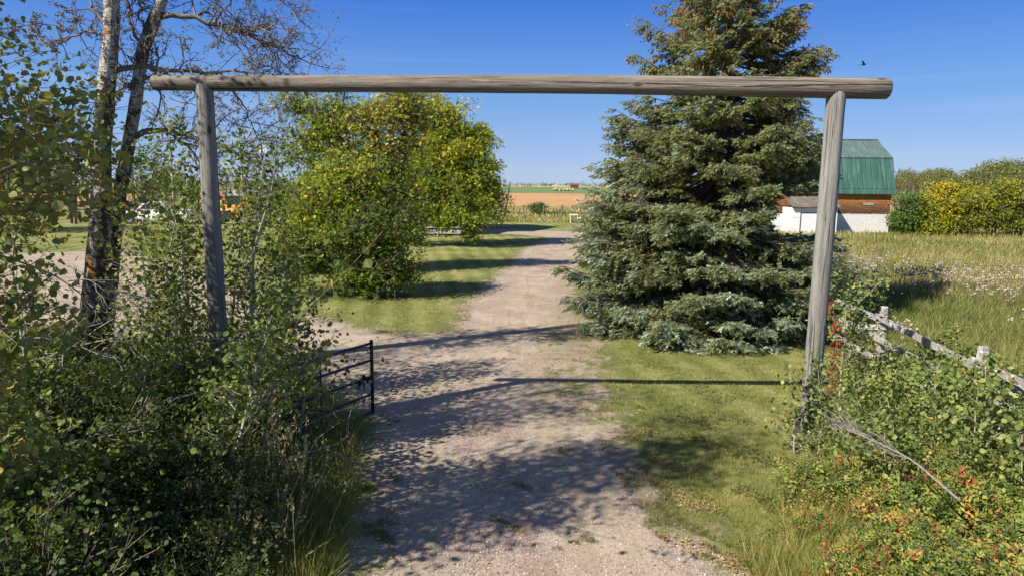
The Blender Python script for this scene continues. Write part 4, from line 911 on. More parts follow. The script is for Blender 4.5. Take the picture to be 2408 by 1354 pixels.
# ------------------------------------------------------------------ box elders left of the drive
def loc_px(x, y, Y, base): return tuple(P(x, y, Y) - A(*base))
def elder(name, bx, by, label, pxblobs, trunks_px, cat='tree', **kw):
    base = A(*W(bx, by)); base[2] = 0; Yb = base[1]; s = Yb / 1605 * 1.01; blobs = []
    for (x, y, rx, ry, n, sh_) in pxblobs:
        dY = rng.normal(0, .12) * rx * s; c = P(x, y, Yb + dY) - base; blobs.append((c, (rx * s, rx * s * .8, ry * s), n, sh_))
    tr = [([tuple(P(x, y, Yb + dy) - base) if i else (P(x, y, Yb)[0] - base[0], 0, 0) for i, (x, y, dy) in enumerate(l)], r0, r1) for l, r0, r1 in trunks_px]
    return blob_tree(name, base, label, cat, tr, blobs, **kw)
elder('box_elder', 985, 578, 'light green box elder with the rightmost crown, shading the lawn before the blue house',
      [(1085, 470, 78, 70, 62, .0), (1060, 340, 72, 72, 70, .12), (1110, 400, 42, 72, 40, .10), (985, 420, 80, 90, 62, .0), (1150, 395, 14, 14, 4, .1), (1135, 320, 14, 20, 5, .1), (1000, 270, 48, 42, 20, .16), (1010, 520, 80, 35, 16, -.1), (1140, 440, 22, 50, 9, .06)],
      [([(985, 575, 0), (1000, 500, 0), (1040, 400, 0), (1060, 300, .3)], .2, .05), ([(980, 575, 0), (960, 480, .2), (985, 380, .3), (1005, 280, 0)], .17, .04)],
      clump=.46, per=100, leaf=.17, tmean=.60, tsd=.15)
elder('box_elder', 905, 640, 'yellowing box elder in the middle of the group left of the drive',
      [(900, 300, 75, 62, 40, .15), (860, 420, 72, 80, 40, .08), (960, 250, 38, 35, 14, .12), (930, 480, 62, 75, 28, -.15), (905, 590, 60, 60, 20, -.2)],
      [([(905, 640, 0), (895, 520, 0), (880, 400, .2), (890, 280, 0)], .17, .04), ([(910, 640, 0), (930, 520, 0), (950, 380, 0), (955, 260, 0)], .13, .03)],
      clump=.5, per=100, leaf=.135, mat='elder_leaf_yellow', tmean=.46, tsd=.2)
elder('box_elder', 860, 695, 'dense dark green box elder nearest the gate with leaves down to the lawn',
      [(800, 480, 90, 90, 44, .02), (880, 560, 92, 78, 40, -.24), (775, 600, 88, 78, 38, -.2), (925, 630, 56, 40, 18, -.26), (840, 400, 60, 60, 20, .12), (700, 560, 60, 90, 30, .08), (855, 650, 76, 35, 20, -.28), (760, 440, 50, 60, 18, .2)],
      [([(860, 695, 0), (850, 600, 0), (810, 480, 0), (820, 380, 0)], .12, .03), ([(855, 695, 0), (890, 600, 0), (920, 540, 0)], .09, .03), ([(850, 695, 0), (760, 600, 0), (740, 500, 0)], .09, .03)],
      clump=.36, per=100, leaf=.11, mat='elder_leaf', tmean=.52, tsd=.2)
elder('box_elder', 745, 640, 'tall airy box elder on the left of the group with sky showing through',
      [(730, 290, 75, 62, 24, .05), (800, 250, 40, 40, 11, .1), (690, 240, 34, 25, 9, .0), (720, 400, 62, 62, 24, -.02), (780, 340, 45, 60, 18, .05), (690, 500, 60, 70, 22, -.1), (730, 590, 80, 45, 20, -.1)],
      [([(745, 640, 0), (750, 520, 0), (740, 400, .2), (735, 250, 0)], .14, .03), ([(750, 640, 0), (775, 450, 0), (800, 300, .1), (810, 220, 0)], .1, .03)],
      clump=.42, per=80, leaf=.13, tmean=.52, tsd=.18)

# ------------------------------------------------------------------ the pair of old aspens on the left
def px_line(l, Y): return [P(x, y, Y + d) for x, y, d in l]
def old_aspen(Y, base_px, trunk, radii, limbs, label, twigs, leaves=0, lp=None, seed=0):
    base = P(base_px[0], base_px[1], Y); base[2] = 0; r = empty('aspen_tree', base, label, 'aspen'); tr = Acc(); li = Acc()
    pts = np.array(px_line(trunk, Y)) - base; pts[0] = (pts[0][0], pts[0][1], -.05); q = polysmooth(pts, 46); s = np.concatenate(([0], np.cumsum(np.linalg.norm(np.diff(pts, axis=0), axis=1)))); rr = np.interp(np.linspace(0, s[-1], 46), s, np.array(radii) * Y / 1605 * .96)
    rr = rr * (1 + .04 * np.sin(np.arange(46) * 1.9)); tube(tr, q, rr, 16, rough=.035)
    S, D, L_, R_ = [], [], [], []
    for l, r0, r1, tw in limbs:
        p = polysmooth(np.array(px_line(l, Y)) - base, 14); p[1:-1] += rng.normal(0, .018, (12, 3)); rad = np.linspace(r0, r1, 14); tube(li, p, rad, 8, rough=.06)
        i = rng.integers(3, 14, tw); S.append(p[i]); d = unit(p[np.minimum(i + 1, 13)] - p[i - 1] + .9 * rvec(tw)); D.append(d); L_.append(U(.35, 1.0, tw)); R_.append(np.maximum(rad[i] * .5, .009))
    if S:
        nodes = ramify(li, np.concatenate(S), np.concatenate(D), np.concatenate(L_), np.concatenate(R_), 3, 4, .3, -.05, (1, 1), .55, .62, .8, n=5)
        k = rng.integers(0, len(nodes), 6000); e = nodes[k] + rvec(6000) * U(.02, .06, 6000)[:, None]; sticks(li, nodes[k], e, .007, .005, 3)
    tr.build('trunk', MAT['aspen'], r, smooth=True); li.build('limbs', MAT['limb'], r, smooth=True)
    if leaves:
        fo = Acc(); LP = np.concatenate([np.array(P(x, y, Y + dy)) - base + rng.normal(0, 1, (n, 3)) * A(sx, .4, sz) for x, y, dy, sx, sz, n in lp]); put_leaves(fo, LP, L_ROUND, .055, .45, .15); fo.build('leaves', MAT['aspen_leaf'], r)
    return r
old_aspen(11.6, (205, 900), [(203, 905, 0), (205, 850, 0), (214, 740, 0), (226, 640, 0), (236, 540, 0), (240, 450, 0), (236, 380, 0), (243, 300, 0), (250, 200, 0), (262, 110, 0), (263, 40, 0), (262, -40, 0), (270, -250, 0), (290, -600, 0)],
          [30, 26, 27, 25, 25, 23, 20, 20, 20, 17, 17, 16, 12, 4],
          [([(262, 172, 0), (285, 158, .1), (320, 152, .2), (365, 158, .3), (405, 168, .4), (440, 170, .5), (520, 172, .6), (600, 172, .7)], .05, .012, 16),
           ([(245, 85, 0), (200, 70, .2), (160, 95, .3), (110, 115, .5), (60, 60, .6)], .022, .006, 12), ([(262, 20, 0), (300, -40, .2), (330, -160, .5)], .04, .01, 7), ([(250, 60, 0), (215, 20, .2), (205, -60, .5)], .025, .008, 8),
           ([(248, 250, 0), (280, 210, .3), (330, 190, .5), (400, 205, .5)], .02, .006, 9), ([(235, 400, 0), (205, 360, -.2), (180, 300, -.3)], .02, .006, 6)],
          'thick old aspen with dark furrowed bark and orange lichen, left of the forked pair', 0)
old_aspen(11.9, (240, 880), [(238, 890, 0), (243, 820, 0), (252, 700, 0), (262, 600, 0), (280, 470, 0), (292, 400, 0), (303, 330, 0), (318, 255, 0), (326, 190, 0), (335, 110, 0), (352, 72, 0), (372, 30, 0), (388, -15, 0), (410, -120, 0), (430, -400, 0)],
          [22, 21, 21, 20, 16, 15, 14, 14, 13, 15, 15, 14, 11, 9, 3],
          [([(375, 42, 0), (400, 32, 0), (430, 35, .1), (470, 42, .1), (510, 60, .2), (560, 78, .2), (610, 88, .3), (660, 120, .3), (730, 150, .4)], .048, .008, 34),
           ([(560, 78, .2), (600, 70, 0), (650, 60, 0), (690, 75, 0)], .022, .006, 15), ([(500, 55, .2), (540, 10, 0), (570, -40, 0)], .022, .007, 12), ([(540, 72, .2), (560, 110, .1), (590, 140, 0), (640, 160, 0)], .018, .005, 12),
           ([(312, 325, 0), (335, 305, 0), (370, 302, .1), (410, 312, .2), (450, 325, .2), (520, 345, .2), (570, 365, .3), (610, 385, .3), (625, 405, .3)], .055, .012, 30),
           ([(520, 175, .8), (550, 215, .8), (575, 250, .8), (590, 300, .9), (620, 340, .9)], .022, .006, 14), ([(330, 110, 0), (310, 60, 0), (300, 0, 0), (296, -80, 0)], .03, .01, 9), ([(342, 70, 0), (325, 40, 0), (330, 10, 0), (300, -40, 0)], .02, .006, 6),
           ([(330, 180, 0), (300, 130, -.2), (280, 110, -.2)], .02, .008, 4), ([(325, 195, 0), (350, 180, 0), (380, 170, .1), (450, 200, .2), (480, 260, .2)], .025, .006, 10), ([(410, 380, .5), (470, 400, .5), (540, 410, .6), (600, 440, .6)], .02, .006, 10), ([(395, -60, 0), (450, -70, 0), (540, -60, 0), (640, -20, .3), (700, 40, .3)], .035, .006, 14)],
          'slimmer leaning aspen with white bark, right of the forked pair, spreading bare branches', 0)

# ------------------------------------------------------------------ thicket left of the drive
LG = 'saplings in the thicket left of the drive'
sapling('aspen_sapling', [P(512, 1225, 6.8), P(530, 1150, 6.8), P(548, 1080, 6.7), P(572, 1000, 6.7), P(592, 920, 6.7), P(610, 830, 6.8), P(640, 740, 6.8)], 'slender young aspen with a bare white stem rising out of the grass near the drive', LG,
        r0=.026, nbr=20, blen=.75, leaf=.055, nleaf=620, first=.36, tmean=.6, cluster=.1)
sapling('aspen_sapling', [(-2.55, 6.3, 0), P(640, 900, 5.9), P(700, 745, 5.0), P(790, 665, 4.3), P(900, 545, 3.9)], 'young aspen leaning out over the drive with a few large leaves at its tip', LG,
        r0=.010, nbr=14, blen=.4, leaf=.055, nleaf=46, first=.3, tmean=.5, cluster=.05, tip=13, bark='twig')
sapling('aspen_sapling', [P(640, 1000, 7.6) * A(1, 1, 0), P(650, 930, 7.2), P(700, 870, 6.4), P(760, 840, 5.8), P(790, 770, 5.4)], 'young aspen whose leafy twig hangs just above the blue gate', LG,
        r0=.010, nbr=14, blen=.5, leaf=.052, nleaf=110, first=.3, tmean=.5, cluster=.06, tip=16, bark='twig')
cols_ = [(432, 850, 395, 270, 10.4, 800, 'young aspen left of the left log post reaching halfway up it'), (470, 850, 440, 420, 9.9, 760, 'bushy young aspen crowding the left side of the left log post'),
         (330, 860, 360, 400, 10.9, 300, 'thin young aspen between the old pair of aspens and the left post'), (415, 860, 425, 470, 9.5, 560, 'leafy sapling a step left of the left log post'), (545, 860, 560, 300, 10.6, 800, 'tall thin sapling close behind the left log post'),
         (570, 840, 620, 380, 10.2, 720, 'sapling with a crooked white stem right of the left log post'), (640, 860, 660, 560, 9.4, 620, 'yellow green sapling between the left log post and the box elders'),
         (690, 880, 700, 690, 8.6, 420, 'leafy sapling at the right end of the thicket above the gate'), (610, 900, 610, 680, 8.0, 650, 'dense pale sapling in front of the foot of the left log post'),
         (440, 900, 425, 650, 8.6, 460, 'full young aspen standing nearest the camera on the left side of the left log post'), (380, 900, 400, 720, 9.0, 360, 'low spreading sapling between the trunks and the left post'),
         (600, 950, 600, 790, 7.4, 460, 'bright sapling low in front of the thicket edge'), (90, 900, 60, 420, 8.6, 500, 'dark slender sapling left of the old aspens')]
for x0, y0, x1, y1, Yv, nl, lb_ in cols_:
    b = P(x0, y0, Yv); b[2] = 0; t = P(x1, y1, Yv); m1 = b * .65 + t * .35 + rng.normal(0, .12, 3) * A(1, 1, 0); m2 = b * .3 + t * .7 + rng.normal(0, .15, 3) * A(1, 1, 0)
    sapling('aspen_sapling', [b, m1, m2, t], lb_, LG, r0=.008 + .006 * t[2], nbr=int(10 + 7 * t[2]), blen=.30 * t[2] ** .8 + .35, leaf=.060, nleaf=int(nl * 1.75), first=.16, tmean=.50, cluster=.12, mat='aspen_leaf')
sapling('aspen_sapling', [P(560, 900, 9.3) * A(1, 1, 0) , P(600, 700, 9.2), P(590, 600, 9.2), P(625, 500, 9.2), P(645, 430, 9.2), P(650, 330, 9.4)], 'crooked white stemmed sapling seen against the fields right of the left post', LG,
        r0=.03, nbr=22, blen=.9, leaf=.055, nleaf=480, first=.2, tmean=.45, cluster=.12)

# leafy aspens that stand left of the camera and reach into the picture
def leafy_aspen(loc, H, crown, n_clump, label, size=.058, tmean=.55, per=60, rad=.07, lean=(0, 0), clump=.24, mat='aspen_leaf'):
    tr = [([(0, 0, 0), (lean[0] * .4, lean[1] * .4, H * .5), (lean[0], lean[1], H)], rad, .015)]
    return blob_tree('aspen_tree', loc, label, 'aspen', tr, crown, clump=clump, per=per, leaf=size, tmpl=L_ROUND, mat=mat, bark='twig', tmean=tmean, tsd=.17, flat=.8, droop=.5, sr=.0038)
leafy_aspen((-4.35, 4.4, 0), 8.0, [((.5, .6, 3.5), (.85, .8, .6), 46, .08), ((.2, .3, 2.4), (.8, .9, .7), 40, .0), ((0, 0, 4.7), (1.0, .9, .7), 30, .05), ((0, 0, 6.0), (1.1, 1.0, .8), 46, .0), ((.1, .1, 7.1), (.9, .9, .7), 34, .0), ((.3, .6, 1.5), (.8, .7, .7), 16, -.1)], 0, 'large leaved aspen nearest the camera, its round leaves filling the left edge', size=.060, lean=(.2, .2), tmean=.78, clump=.22, per=46)
leafy_aspen((-6.3, 6.5, 0), 8.2, [((.6, .5, 4.3), (1.05, 1.0, .9), 46, .05), ((0, 0, 3.0), (1.3, 1.1, 1.0), 52, .0), ((.3, 0, 5.6), (1.1, 1.0, .8), 32, .0), ((.2, 0, 7.0), (1.1, 1.0, .9), 36, .0), ((.1, .2, 1.6), (.9, .8, .8), 16, -.05), ((1.35, 1.0, 4.0), (.5, .5, .45), 10, .0)], 0, 'leafy aspen at the left edge just in front of the old pair', size=.056, lean=(.3, .3), clump=.26, tmean=.6, per=50)
leafy_aspen((-9.4, 9.4, 0), 8, [((0, 0, 6.2), (1.1, 1.1, 1.5), 50, .1), ((0, 0, 4.2), (1.3, 1.2, 1.1), 46, .0), ((.4, .6, 2.4), (1.2, 1.2, 1.0), 26, -.05)], 0, 'taller aspen with olive leaves in the upper left corner', size=.055, clump=.34, per=46, tmean=.6)
leafy_aspen((-6.6, 3.0, 0), 8.6, [((0, 0, 6.6), (1.1, 1.1, 1.1), 30, 0), ((0, 0, 7.9), (.9, .9, .6), 18, 0)], 0, 'tall aspen standing beyond the left edge that shades the near end of the drive', clump=.3, size=.06, per=50)

# thicket shrubs: a few kinds, copied
def proto(name, fn):
    r = empty(name, (0, 0, -50)); fn(r); return r
protos = [proto('thicket_shrub', lambda r: shrub_parts(r, 1.35, .85, 26, 3600, L_OVAL, .074, 'under_leaf', tmean=.42)),
          proto('thicket_shrub', lambda r: shrub_parts(r, 1.7, .95, 24, 3000, L_ROUND, .056, 'under_leaf', tmean=.50)),
          proto('thicket_shrub', lambda r: shrub_parts(r, 1.0, .8, 26, 2200, L_ROSE, .15, 'under_leaf', tmean=.45)),
          proto('thicket_shrub', lambda r: shrub_parts(r, 1.5, .9, 20, 2800, L_ROUND, .062, 'aspen_leaf', tmean=.55))]
used_p = [False] * 8
def place(plist, i, x, y, s, label, cat, group, sz=1.0):
    key = (id(plist), i); o = plist[i] if key not in placed else copy_tree(plist[i]); placed.add(key)
    o.location = (x, y, 0); o.rotation_euler = (rng.normal(0, .06), rng.normal(0, .06), U(0, 6.28)); o.scale = (s, s, s * sz); return tag(o, label, cat, group)
def zone_l(x, y):
    if edge_x(y) - x < 1.1: return 'at the edge of the drive' if y < 8.2 else 'beside the blue gate'
    if y > 10.2: return 'behind the left log post' if x > -6.2 else 'around the feet of the old aspens'
    if y < 7: return 'in the lower left corner' if x / y < -.45 else 'in front of the red leaved bush'
    return 'in front of the left log post' if x / y > -.62 else 'in front of the old aspens'
def zone_r(x, y):
    if y < 6.4: return 'along the bottom right of the picture' if x / y > .62 else 'at the bottom edge beside the verge grass'
    if x - right_x(y) < 1.0: return 'next to the right log post' if y > 7.6 else 'where the bushes meet the mown grass'
    return 'under the grey dead branch' if y < 8.4 else ('in front of the nearer white fence post' if y < 9.6 else 'between the two white fence posts')
placed = set(); r2 = np.random.default_rng(5)
edge_x = lambda y: np.interp(y, [4, 5.7, 7, 8.8, 10, 11, 12.5, 14], [-1.9, -2.05, -2.25, -2.65, -3.1, -4.2, -5.6, -6.5])
spots = []
for y in np.arange(4.6, 13.2, .62):
    x = edge_x(y) - .45
    while x > -.86 * y - .6:
        spots.append((x + r2.uniform(-.2, .2), y + r2.uniform(-.25, .25))); x -= r2.uniform(.62, .95)
for (x, y) in spots:
    d = edge_x(y) - x; s = np.clip(.42 + .33 * d, .45, 1.0) * r2.uniform(.8, 1.12)
    if 7.9 < y < 9.5 and x > -4.6: s *= .82
    if 6.2 < y < 7.9 and -4.6 < x < -3.0: s *= 1.15
    if y > 8.2: s *= .72
    if y > 10.5: s *= .9 if x < -8 else .75
    k = int(r2.choice(4, p=[.33, .27, .2, .2]))
    zl = zone_l(x, y); nm = ('low dark oval leaved shrub', 'round leaved shrub with thin brown twigs', 'feathery leaved rose bush', 'light leaved aspen sucker clump')[k]
    place(protos, k, x, y, s, nm + ' ' + zl, 'shrub', nm + ' ' + zl)
for px, py, s, lb_ in ((405, 1165, 1, 'red leaved currant bush glowing in the dark thicket at lower left'), (480, 850, .8, 'small orange tinged bush at the foot of the left log post')):
    b = P(px, py + 90, 7.0 if s == 1 else 8.6); b[2] = 0; r = empty('red_shrub', b, lb_, 'shrub'); shrub_parts(r, 1.0 * s, .26, 9, 420, L_OVAL, .07, 'red_leaf', tmean=.45, low=.45)
# dead branches lying in the thicket
for i, (a0, b0_, lb_) in enumerate(((P(0, 600, 7.2), P(260, 745, 7.4), 'pale dead branch lying in front of the foot of the old aspens'), (P(20, 800, 6.8), P(250, 840, 7.0), 'bare dead twigs low before the left aspen trunk'), (P(60, 1130, 5.7), P(330, 1010, 5.9), 'long pale twig lying across the lower left bushes'), (P(430, 1225, 6.0), P(800, 1040, 7.4), 'thin bare branch reaching from the thicket towards the gate'), (P(160, 660, 8.5), P(265, 700, 8.5), 'bare curved twig hanging before the aspen trunks'))):
    r = empty('dead_branch', a0, lb_, 'branch'); a = Acc(); q = polysmooth([A(0, 0, 0), (b0_ - a0) * .5 + A(0, 0, .14), b0_ - a0], 10); tube(a, q, np.linspace(.013, .004, 10), 5)
    ramify(a, q[2:], unit(np.tile(b0_ - a0, (8, 1))) + .7 * rvec(8), np.full(8, .45), np.full(8, .006), 2, 3, .25, 0, (1,), .6, .6, .8, n=3); a.build('branch', MAT['dead'], r)

# grasses with seed heads at the edge of the thicket
a = Acc(); N = 95; Y = U(5.4, 7.6, N); X = edge_x(Y) + rng.normal(-.25, .25, N); B = np.stack([X, Y, np.zeros(N)], 1); T = B + np.stack([rng.normal(.12, .14, N), rng.normal(-.03, .12, N), U(.55, 1.0, N)], 1); Mi = (B + T) / 2 + A(0, 0, .08)
sticks(a, B, Mi, .003, .002, 3, .8); sticks(a, Mi, T, .002, .0015, 3, .85)
for q in range(7): stamp(a, L_OVAL, T + (Mi - T) * (q * .045) + rng.normal(0, .012, (N, 3)), T - Mi + rvec(N) * .2, rvec(N), .04, U(.6, 1, N))
for q in range(4): stamp(a, L_BLADE, B, (T - B) * A(1, 1, .7) + rng.normal(0, .25, (N, 3)), rvec(N), U(.35, .7, N), U(.05, .5, N))
tag(a.build('brome_grass', MAT['dry_grass']), 'tall brome grass with nodding seed heads leaning over the left edge of the drive', 'grass', kind='stuff')
# light tuft of grass at the foot of the white stemmed sapling
a = Acc(); c = P(500, 1260, 6.3); N = 420; B = np.stack([rng.normal(c[0], .28, N), rng.normal(c[1], .22, N), np.zeros(N)], 1); stamp(a, L_BLADE, B, rng.normal(0, .35, (N, 3)) * A(1, 1, 0) + A(0, 0, 1), unit(rvec(N) * A(1, 1, .1)), U(.25, .6, N), U(.35, .9, N))
tag(a.build('grass_tuft', MAT['grass']), 'bright green grass tuft at the foot of the white stemmed young aspen', 'grass tuft')

# ------------------------------------------------------------------ right side: roses, aspen suckers, brush
rprotos = [proto('rose_bush', lambda r: shrub_parts(r, .72, .62, 20, 1150, L_ROSE, .17, 'rose_leaf', tmean=.45, tsd=.2, cluster=.05)),
           proto('rose_bush', lambda r: shrub_parts(r, .62, .55, 16, 900, L_ROSE, .16, 'rose_leaf', tmean=.62, tsd=.22, cluster=.05)),
           proto('aspen_sucker', lambda r: sapling_parts(r, [(0, 0, 0), (.05, 0, .5), (0, .05, 1.1), (.04, 0, 1.5)], .012, 18, .6, .058, 560, 'aspen_leaf_pale', tmean=.5, first=.1, cluster=.1)),
           proto('aspen_sucker', lambda r: sapling_parts(r, [(0, 0, 0), (-.05, 0, .4), (0, .05, .9), (.1, 0, 1.2)], .010, 16, .6, .060, 500, 'aspen_leaf_pale', tmean=.42, first=.08, cluster=.1)),
           proto('rose_bush', lambda r: shrub_parts(r, .66, .5, 14, 800, L_OVAL, .06, 'rose_leaf', tmean=.75, tsd=.2, cluster=.05))]
right_x = lambda y: np.interp(y, [4, 5.7, 6.5, 7.5, 8.6, 9.3, 10.5, 13, 16], [2.6, 2.75, 3.0, 3.35, 3.75, 4.35, 5.4, 6.4, 6.6])
spots = []
for y in np.arange(4.7, 7.5, .50):
    x = right_x(y) + .2
    while x < .86 * y + .8: spots.append((x + r2.uniform(-.15, .15), y + r2.uniform(-.2, .2))); x += r2.uniform(.5, .75)
for (x, y) in spots:
    k = int(r2.choice([0, 1, 4, 0])); d = x - right_x(y); s = np.clip(.6 + .3 * d, .55, 1.0) * r2.uniform(.8, 1.1)
    zl = zone_r(x, y); nm = ('green feathery wild rose bush', 'yellow green wild rose bush turning orange', '', '', 'bush with small red and orange leaves')[k]
    place(rprotos, k, x, y, s, nm + ' ' + zl, 'rose bush', nm + ', ' + zl)
spots = []
for y in np.arange(6.9, 12.4, .5):
    x = right_x(y) + (.1 if y > 8 else .8)
    while x < min(.86 * y + .8, 8.6 + .0 * y): spots.append((x + r2.uniform(-.15, .15), y + r2.uniform(-.2, .2))); x += r2.uniform(.45, .7)
for (x, y) in spots:
    k = int(r2.choice([2, 3])); s = r2.uniform(.55, 1.0) * (1.0 if y < 10.2 else .74) * (.7 if x - right_x(y) < .5 else 1)
    if r2.random() < (.05 if y < 9 else .15): continue
    zl = zone_r(x, y); nm = ('upright pale leaved aspen sucker', 'short spreading aspen sucker')[k - 2]
    place(rprotos, k, x, y, s, nm + ' ' + zl, 'sapling', nm + ' ' + zl)
sapling('aspen_sapling', [A(4.15, 8.75, 0), A(4.1, 8.75, .8), A(4.0, 8.7, 1.3)], 'young aspen wrapping the foot of the right log post', r0=.012, nbr=14, blen=.55, leaf=.05, nleaf=420, mat='aspen_leaf_pale', first=.05, tmean=.35, cluster=.08)
sapling('aspen_sapling', [A(3.75, 8.6, 0), A(3.7, 8.6, .7), A(3.62, 8.6, 1.1)], 'small aspen on the drive side of the right log post', r0=.010, nbr=12, blen=.4, leaf=.05, nleaf=260, mat='aspen_leaf_pale', first=.05, tmean=.5, cluster=.07)
b = P(2000, 800, 11.2); b[2] = 0
sapling('aspen_sapling', [b, P(2010, 720, 11.2), P(2080, 655, 11.2)], 'tall pale aspen shoot rising between the right post and the fence', r0=.016, nbr=22, blen=.9, leaf=.055, nleaf=800, mat='aspen_leaf_pale', first=.1, tmean=.5, cluster=.1)
b = P(1985, 800, 10.8); b[2] = 0
sapling('aspen_sapling', [b, P(1990, 720, 10.8), P(1985, 660, 10.8)], 'small leafy aspen close behind the right log post', r0=.014, nbr=18, blen=.7, leaf=.052, nleaf=600, mat='aspen_leaf_pale', first=.1, tmean=.4, cluster=.1)
b = P(1958, 800, 10.2); b[2] = 0; r = empty('red_creeper', b, 'bright red leaved vine climbing close beside the right log post', 'vine'); t_ = Acc(); q = polysmooth([(0, 0, 0), P(1972, 780, 10.2) - b, P(1950, 715, 10.2) - b], 12); tube(t_, q, .008, 5); t_.build('stem', MAT['twig'], r)
t_ = Acc(); k = rng.integers(3, 12, 150); put_leaves(t_, q[k] + rng.normal(0, .05, (150, 3)), L_OVAL, .07, .4, .2, .2, .8); t_.build('leaves', MAT['red_leaf'], r)
b = W(2245, 1165); e = P(1975, 1000, 6.9); r = empty('dead_branch', b, 'grey dead branch with many fine twigs lying on the right hand bushes', 'branch'); a = Acc(); b2 = P(2140, 1075, 6.2) - b; st_ = P(2252, 1172, 5.5) - b
q = polysmooth([st_, b2, e - b], 14); tube(a, q, np.linspace(.011, .004, 14), 6); D = unit(np.tile(e - b - st_, (18, 1))) + .5 * rvec(18); ramify(a, q[rng.integers(6, 14, 18)], D, U(.3, .6, 18), np.full(18, .0045), 3, 3, .18, 0, (1, 1), .55, .6, .6, n=3); a.build('branch', MAT['dead'], r)

# ------------------------------------------------------------------ shrubs and trees further off
elder('field_shrub', 1262, 509, 'round dark green shrub standing alone by the far fence', [(1262, 490, 19, 16, 26, 0), (1285, 503, 12, 6, 5, 0), (1310, 505, 14, 5, 6, 0)], [([(1262, 508, 0), (1262, 495, 0)], .06, .03)], cat='shrub', clump=.35, per=70, leaf=.16, tmpl=L_OVAL, mat='elder_leaf_dark', tmean=.6)
# yellow and green shrub belt right of the barn
belt = [(2140, 500, 28, 38, 'elder_leaf_dark', .55, 'dark bush crowding the right end wall of the barn'), (2165, 505, 30, 36, 'elder_leaf', .5, 'green bush second from the barn in the shrub belt'), (2215, 480, 42, 52, 'gold_leaf', .75, 'golden yellow bush standing out in the shrub belt'),
        (2190, 535, 30, 15, 'gold_leaf', .5, 'low olive bush in front of the golden one'), (2275, 490, 45, 56, 'gold_leaf', .5, 'yellow green bush right of the golden one'), (2340, 480, 48, 62, 'gold_leaf', .42, 'broad light green bush near the right edge of the shrub belt'), (2400, 485, 45, 60, 'gold_leaf', .45, 'yellow green bush cut by the right edge of the picture'), (2460, 480, 45, 60, 'gold_leaf', .45, 'light bush of the shrub belt beyond the right edge')]
for i, (x, y, rx, ry, mt, tm, lb_) in enumerate(belt):
    s_ = 50 / 1605.0
    elder('belt_shrub', x, 553 + i * .5, lb_, [(x, y, rx * .9, ry * .75, 44, 0), (x - rx * .4, y + ry * .45, rx * .7, ry * .4, 16, -.1), (x + rx * .3, y - ry * .4, rx * .4, ry * .5, 10, .08)], [([(x, 553, 0), (x + 3, y, 0), (x - 4, y - ry * .6, 0)], .08, .03), ([(x - 4, 553, 0), (x - 14, y, 0)], .06, .03)],
          cat='shrub', clump=.5, per=75, leaf=.2, tmpl=L_OVAL, mat=mt, tmean=tm, tsd=.15, bark='limb')
# poplar belt behind
def far_poplar(H, R, mat, tm, bare=.45):
    r = empty('poplar_tree', (0, 0, -60)); tw = Acc(); fo = Acc(); n = 3
    for i in range(n):
        x = U(-R, R) * .6; q = polysmooth([(x, U(-.5, .5), 0), (x * 1.1, 0, H * .5), (x * 1.3, 0, H * .9)], 8); tube(tw, q, np.linspace(.16, .05, 8), 6)
    Cn = int(26 * R * R / 4); C = rvec(Cn) * A(R, R, H * (1 - bare) / 2) * (U(.2, 1, Cn) ** .4)[:, None] + A(0, 0, H * (1 + bare) / 2 - .2)
    for c in C: sticks(tw, [A(c[0] * .4, c[1] * .4, H * bare)], [c], .05, .015, 3)
    LP = (C[:, None] + rng.normal(0, .55, (Cn, 34, 3)) * A(1, 1, .6)).reshape(-1, 3); put_leaves(fo, LP, L_OVAL, .34, tm, .18, .6, 0)
    tw.build('trunk', MAT['limb'], r); fo.build('crown', MAT[mat], r); return r
fp_ = [far_poplar(7.5, 2.6, 'far_leaf', .5), far_poplar(6.5, 2.2, 'far_leaf', .6, .35), far_poplar(8.2, 2.4, 'far_leaf', .38), far_poplar(6, 2.4, 'elder_leaf_dark', .5, .2)]
def far_tree(i, x, y, s, label, group):
    return place(fp_, i, x, y, s, label, 'tree', group)
r3 = np.random.default_rng(9)
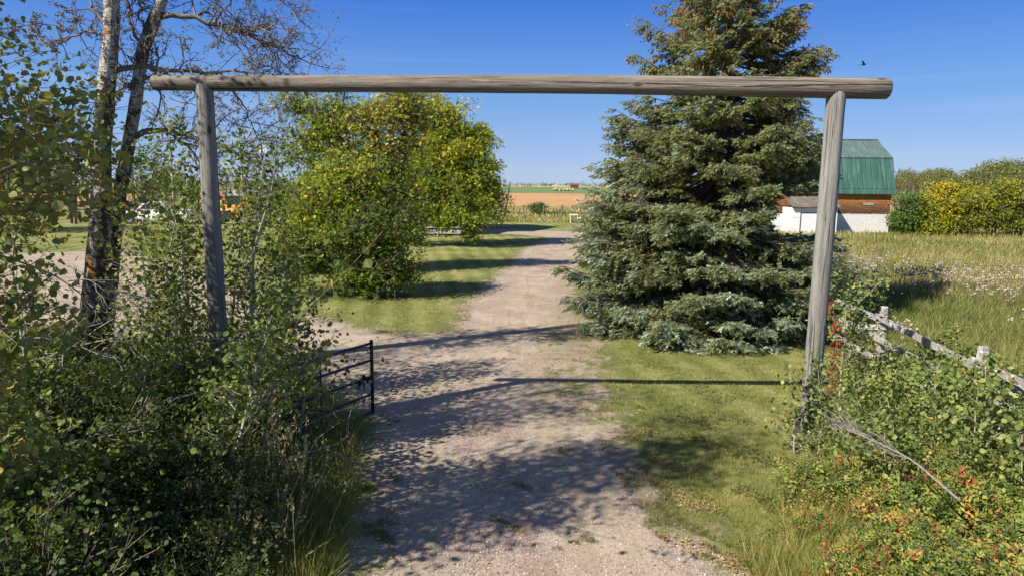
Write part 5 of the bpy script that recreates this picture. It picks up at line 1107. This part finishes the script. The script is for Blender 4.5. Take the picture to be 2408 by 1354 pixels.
for px in range(2098, 2470, 13):
    Yv = r3.uniform(118, 140); p = P(px, 455, Yv); s = r3.uniform(.75, 1.0) * (1.15 if 2330 < px < 2400 else 1.0)
    far_tree(int(r3.choice([0, 1, 2])), p[0], Yv, s * (1.05 if px > 2230 else .95), 'olive green poplar with pale bare stem in the tree belt beyond the barn', 'poplars in the tree belt beyond the barn')
for i, px in enumerate(range(2215, 2460, 21)):
    Yv = r3.uniform(76, 88); p = P(px, 455, Yv); far_tree(int(r3.choice([1, 2])), p[0], Yv, r3.uniform(.62, .78) * (1.12 if px > 2330 else 1), 'browning poplar just behind the yellow green shrub belt', 'poplars just behind the shrub belt')
# trees behind the thicket on the left
for i, (px, Yv, k, s, lb_) in enumerate(((80, 50, 3, .95, 'dark tree behind the thicket near the left edge'), (165, 56, 1, 1.0, 'olive tree seen left of the old aspens'), (345, 72, 3, 1.25, 'dark leafy tree seen between the old aspens and the post'), (400, 76, 3, .95, 'olive tree just right of the slim white aspen'), (10, 46, 1, 1.1, 'tall poplar at the far left edge'), (450, 80, 3, .8, 'dark low tree directly left of the left log post'), (675, 60, 3, .8, 'dark tree behind the airy box elder'), (600, 72, 1, .62, 'yellowish tree behind the bus'))):
    p = P(px, 500, Yv); far_tree(k, p[0], Yv, s * .92, lb_, 'trees behind the thicket')
p = P(1156, 450, 150); far_tree(1, p[0], 150, .72, 'small lone poplar at the field edge right of the box elders', 'lone field trees'); fp_  # lone poplar
# distant wood along the horizon
a = Acc()
for px in range(-100, 2500, 4):
    n = wob(A(px * .02), A(px * .013))[0]
    if 1420 < px < 2080: continue
    if 1000 < px < 1420 and rng.random() < .25: continue
    Yv = U(850, 1000); p = P(px, 440, Yv); hh = 4.6 + 2.0 * n + U(0, 2.2)
    if hh < 4: continue
    LP = np.array([p[0], Yv, hh * .5]) + rng.normal(0, 1, (26, 3)) * A(2.4, 3, hh * .22); LP[:, 2] = np.clip(LP[:, 2], .5, hh); put_leaves(a, LP, L_OVAL, 1.7, .35, .15, .5, 0)
tag(a.build('distant_wood', MAT['elder_leaf_dark']), 'thin dark line of far woods along the horizon', 'wood', kind='stuff')
print('DONE objects', len(bpy.data.objects), 'polys', sum(len(m.polygons) for m in bpy.data.meshes))
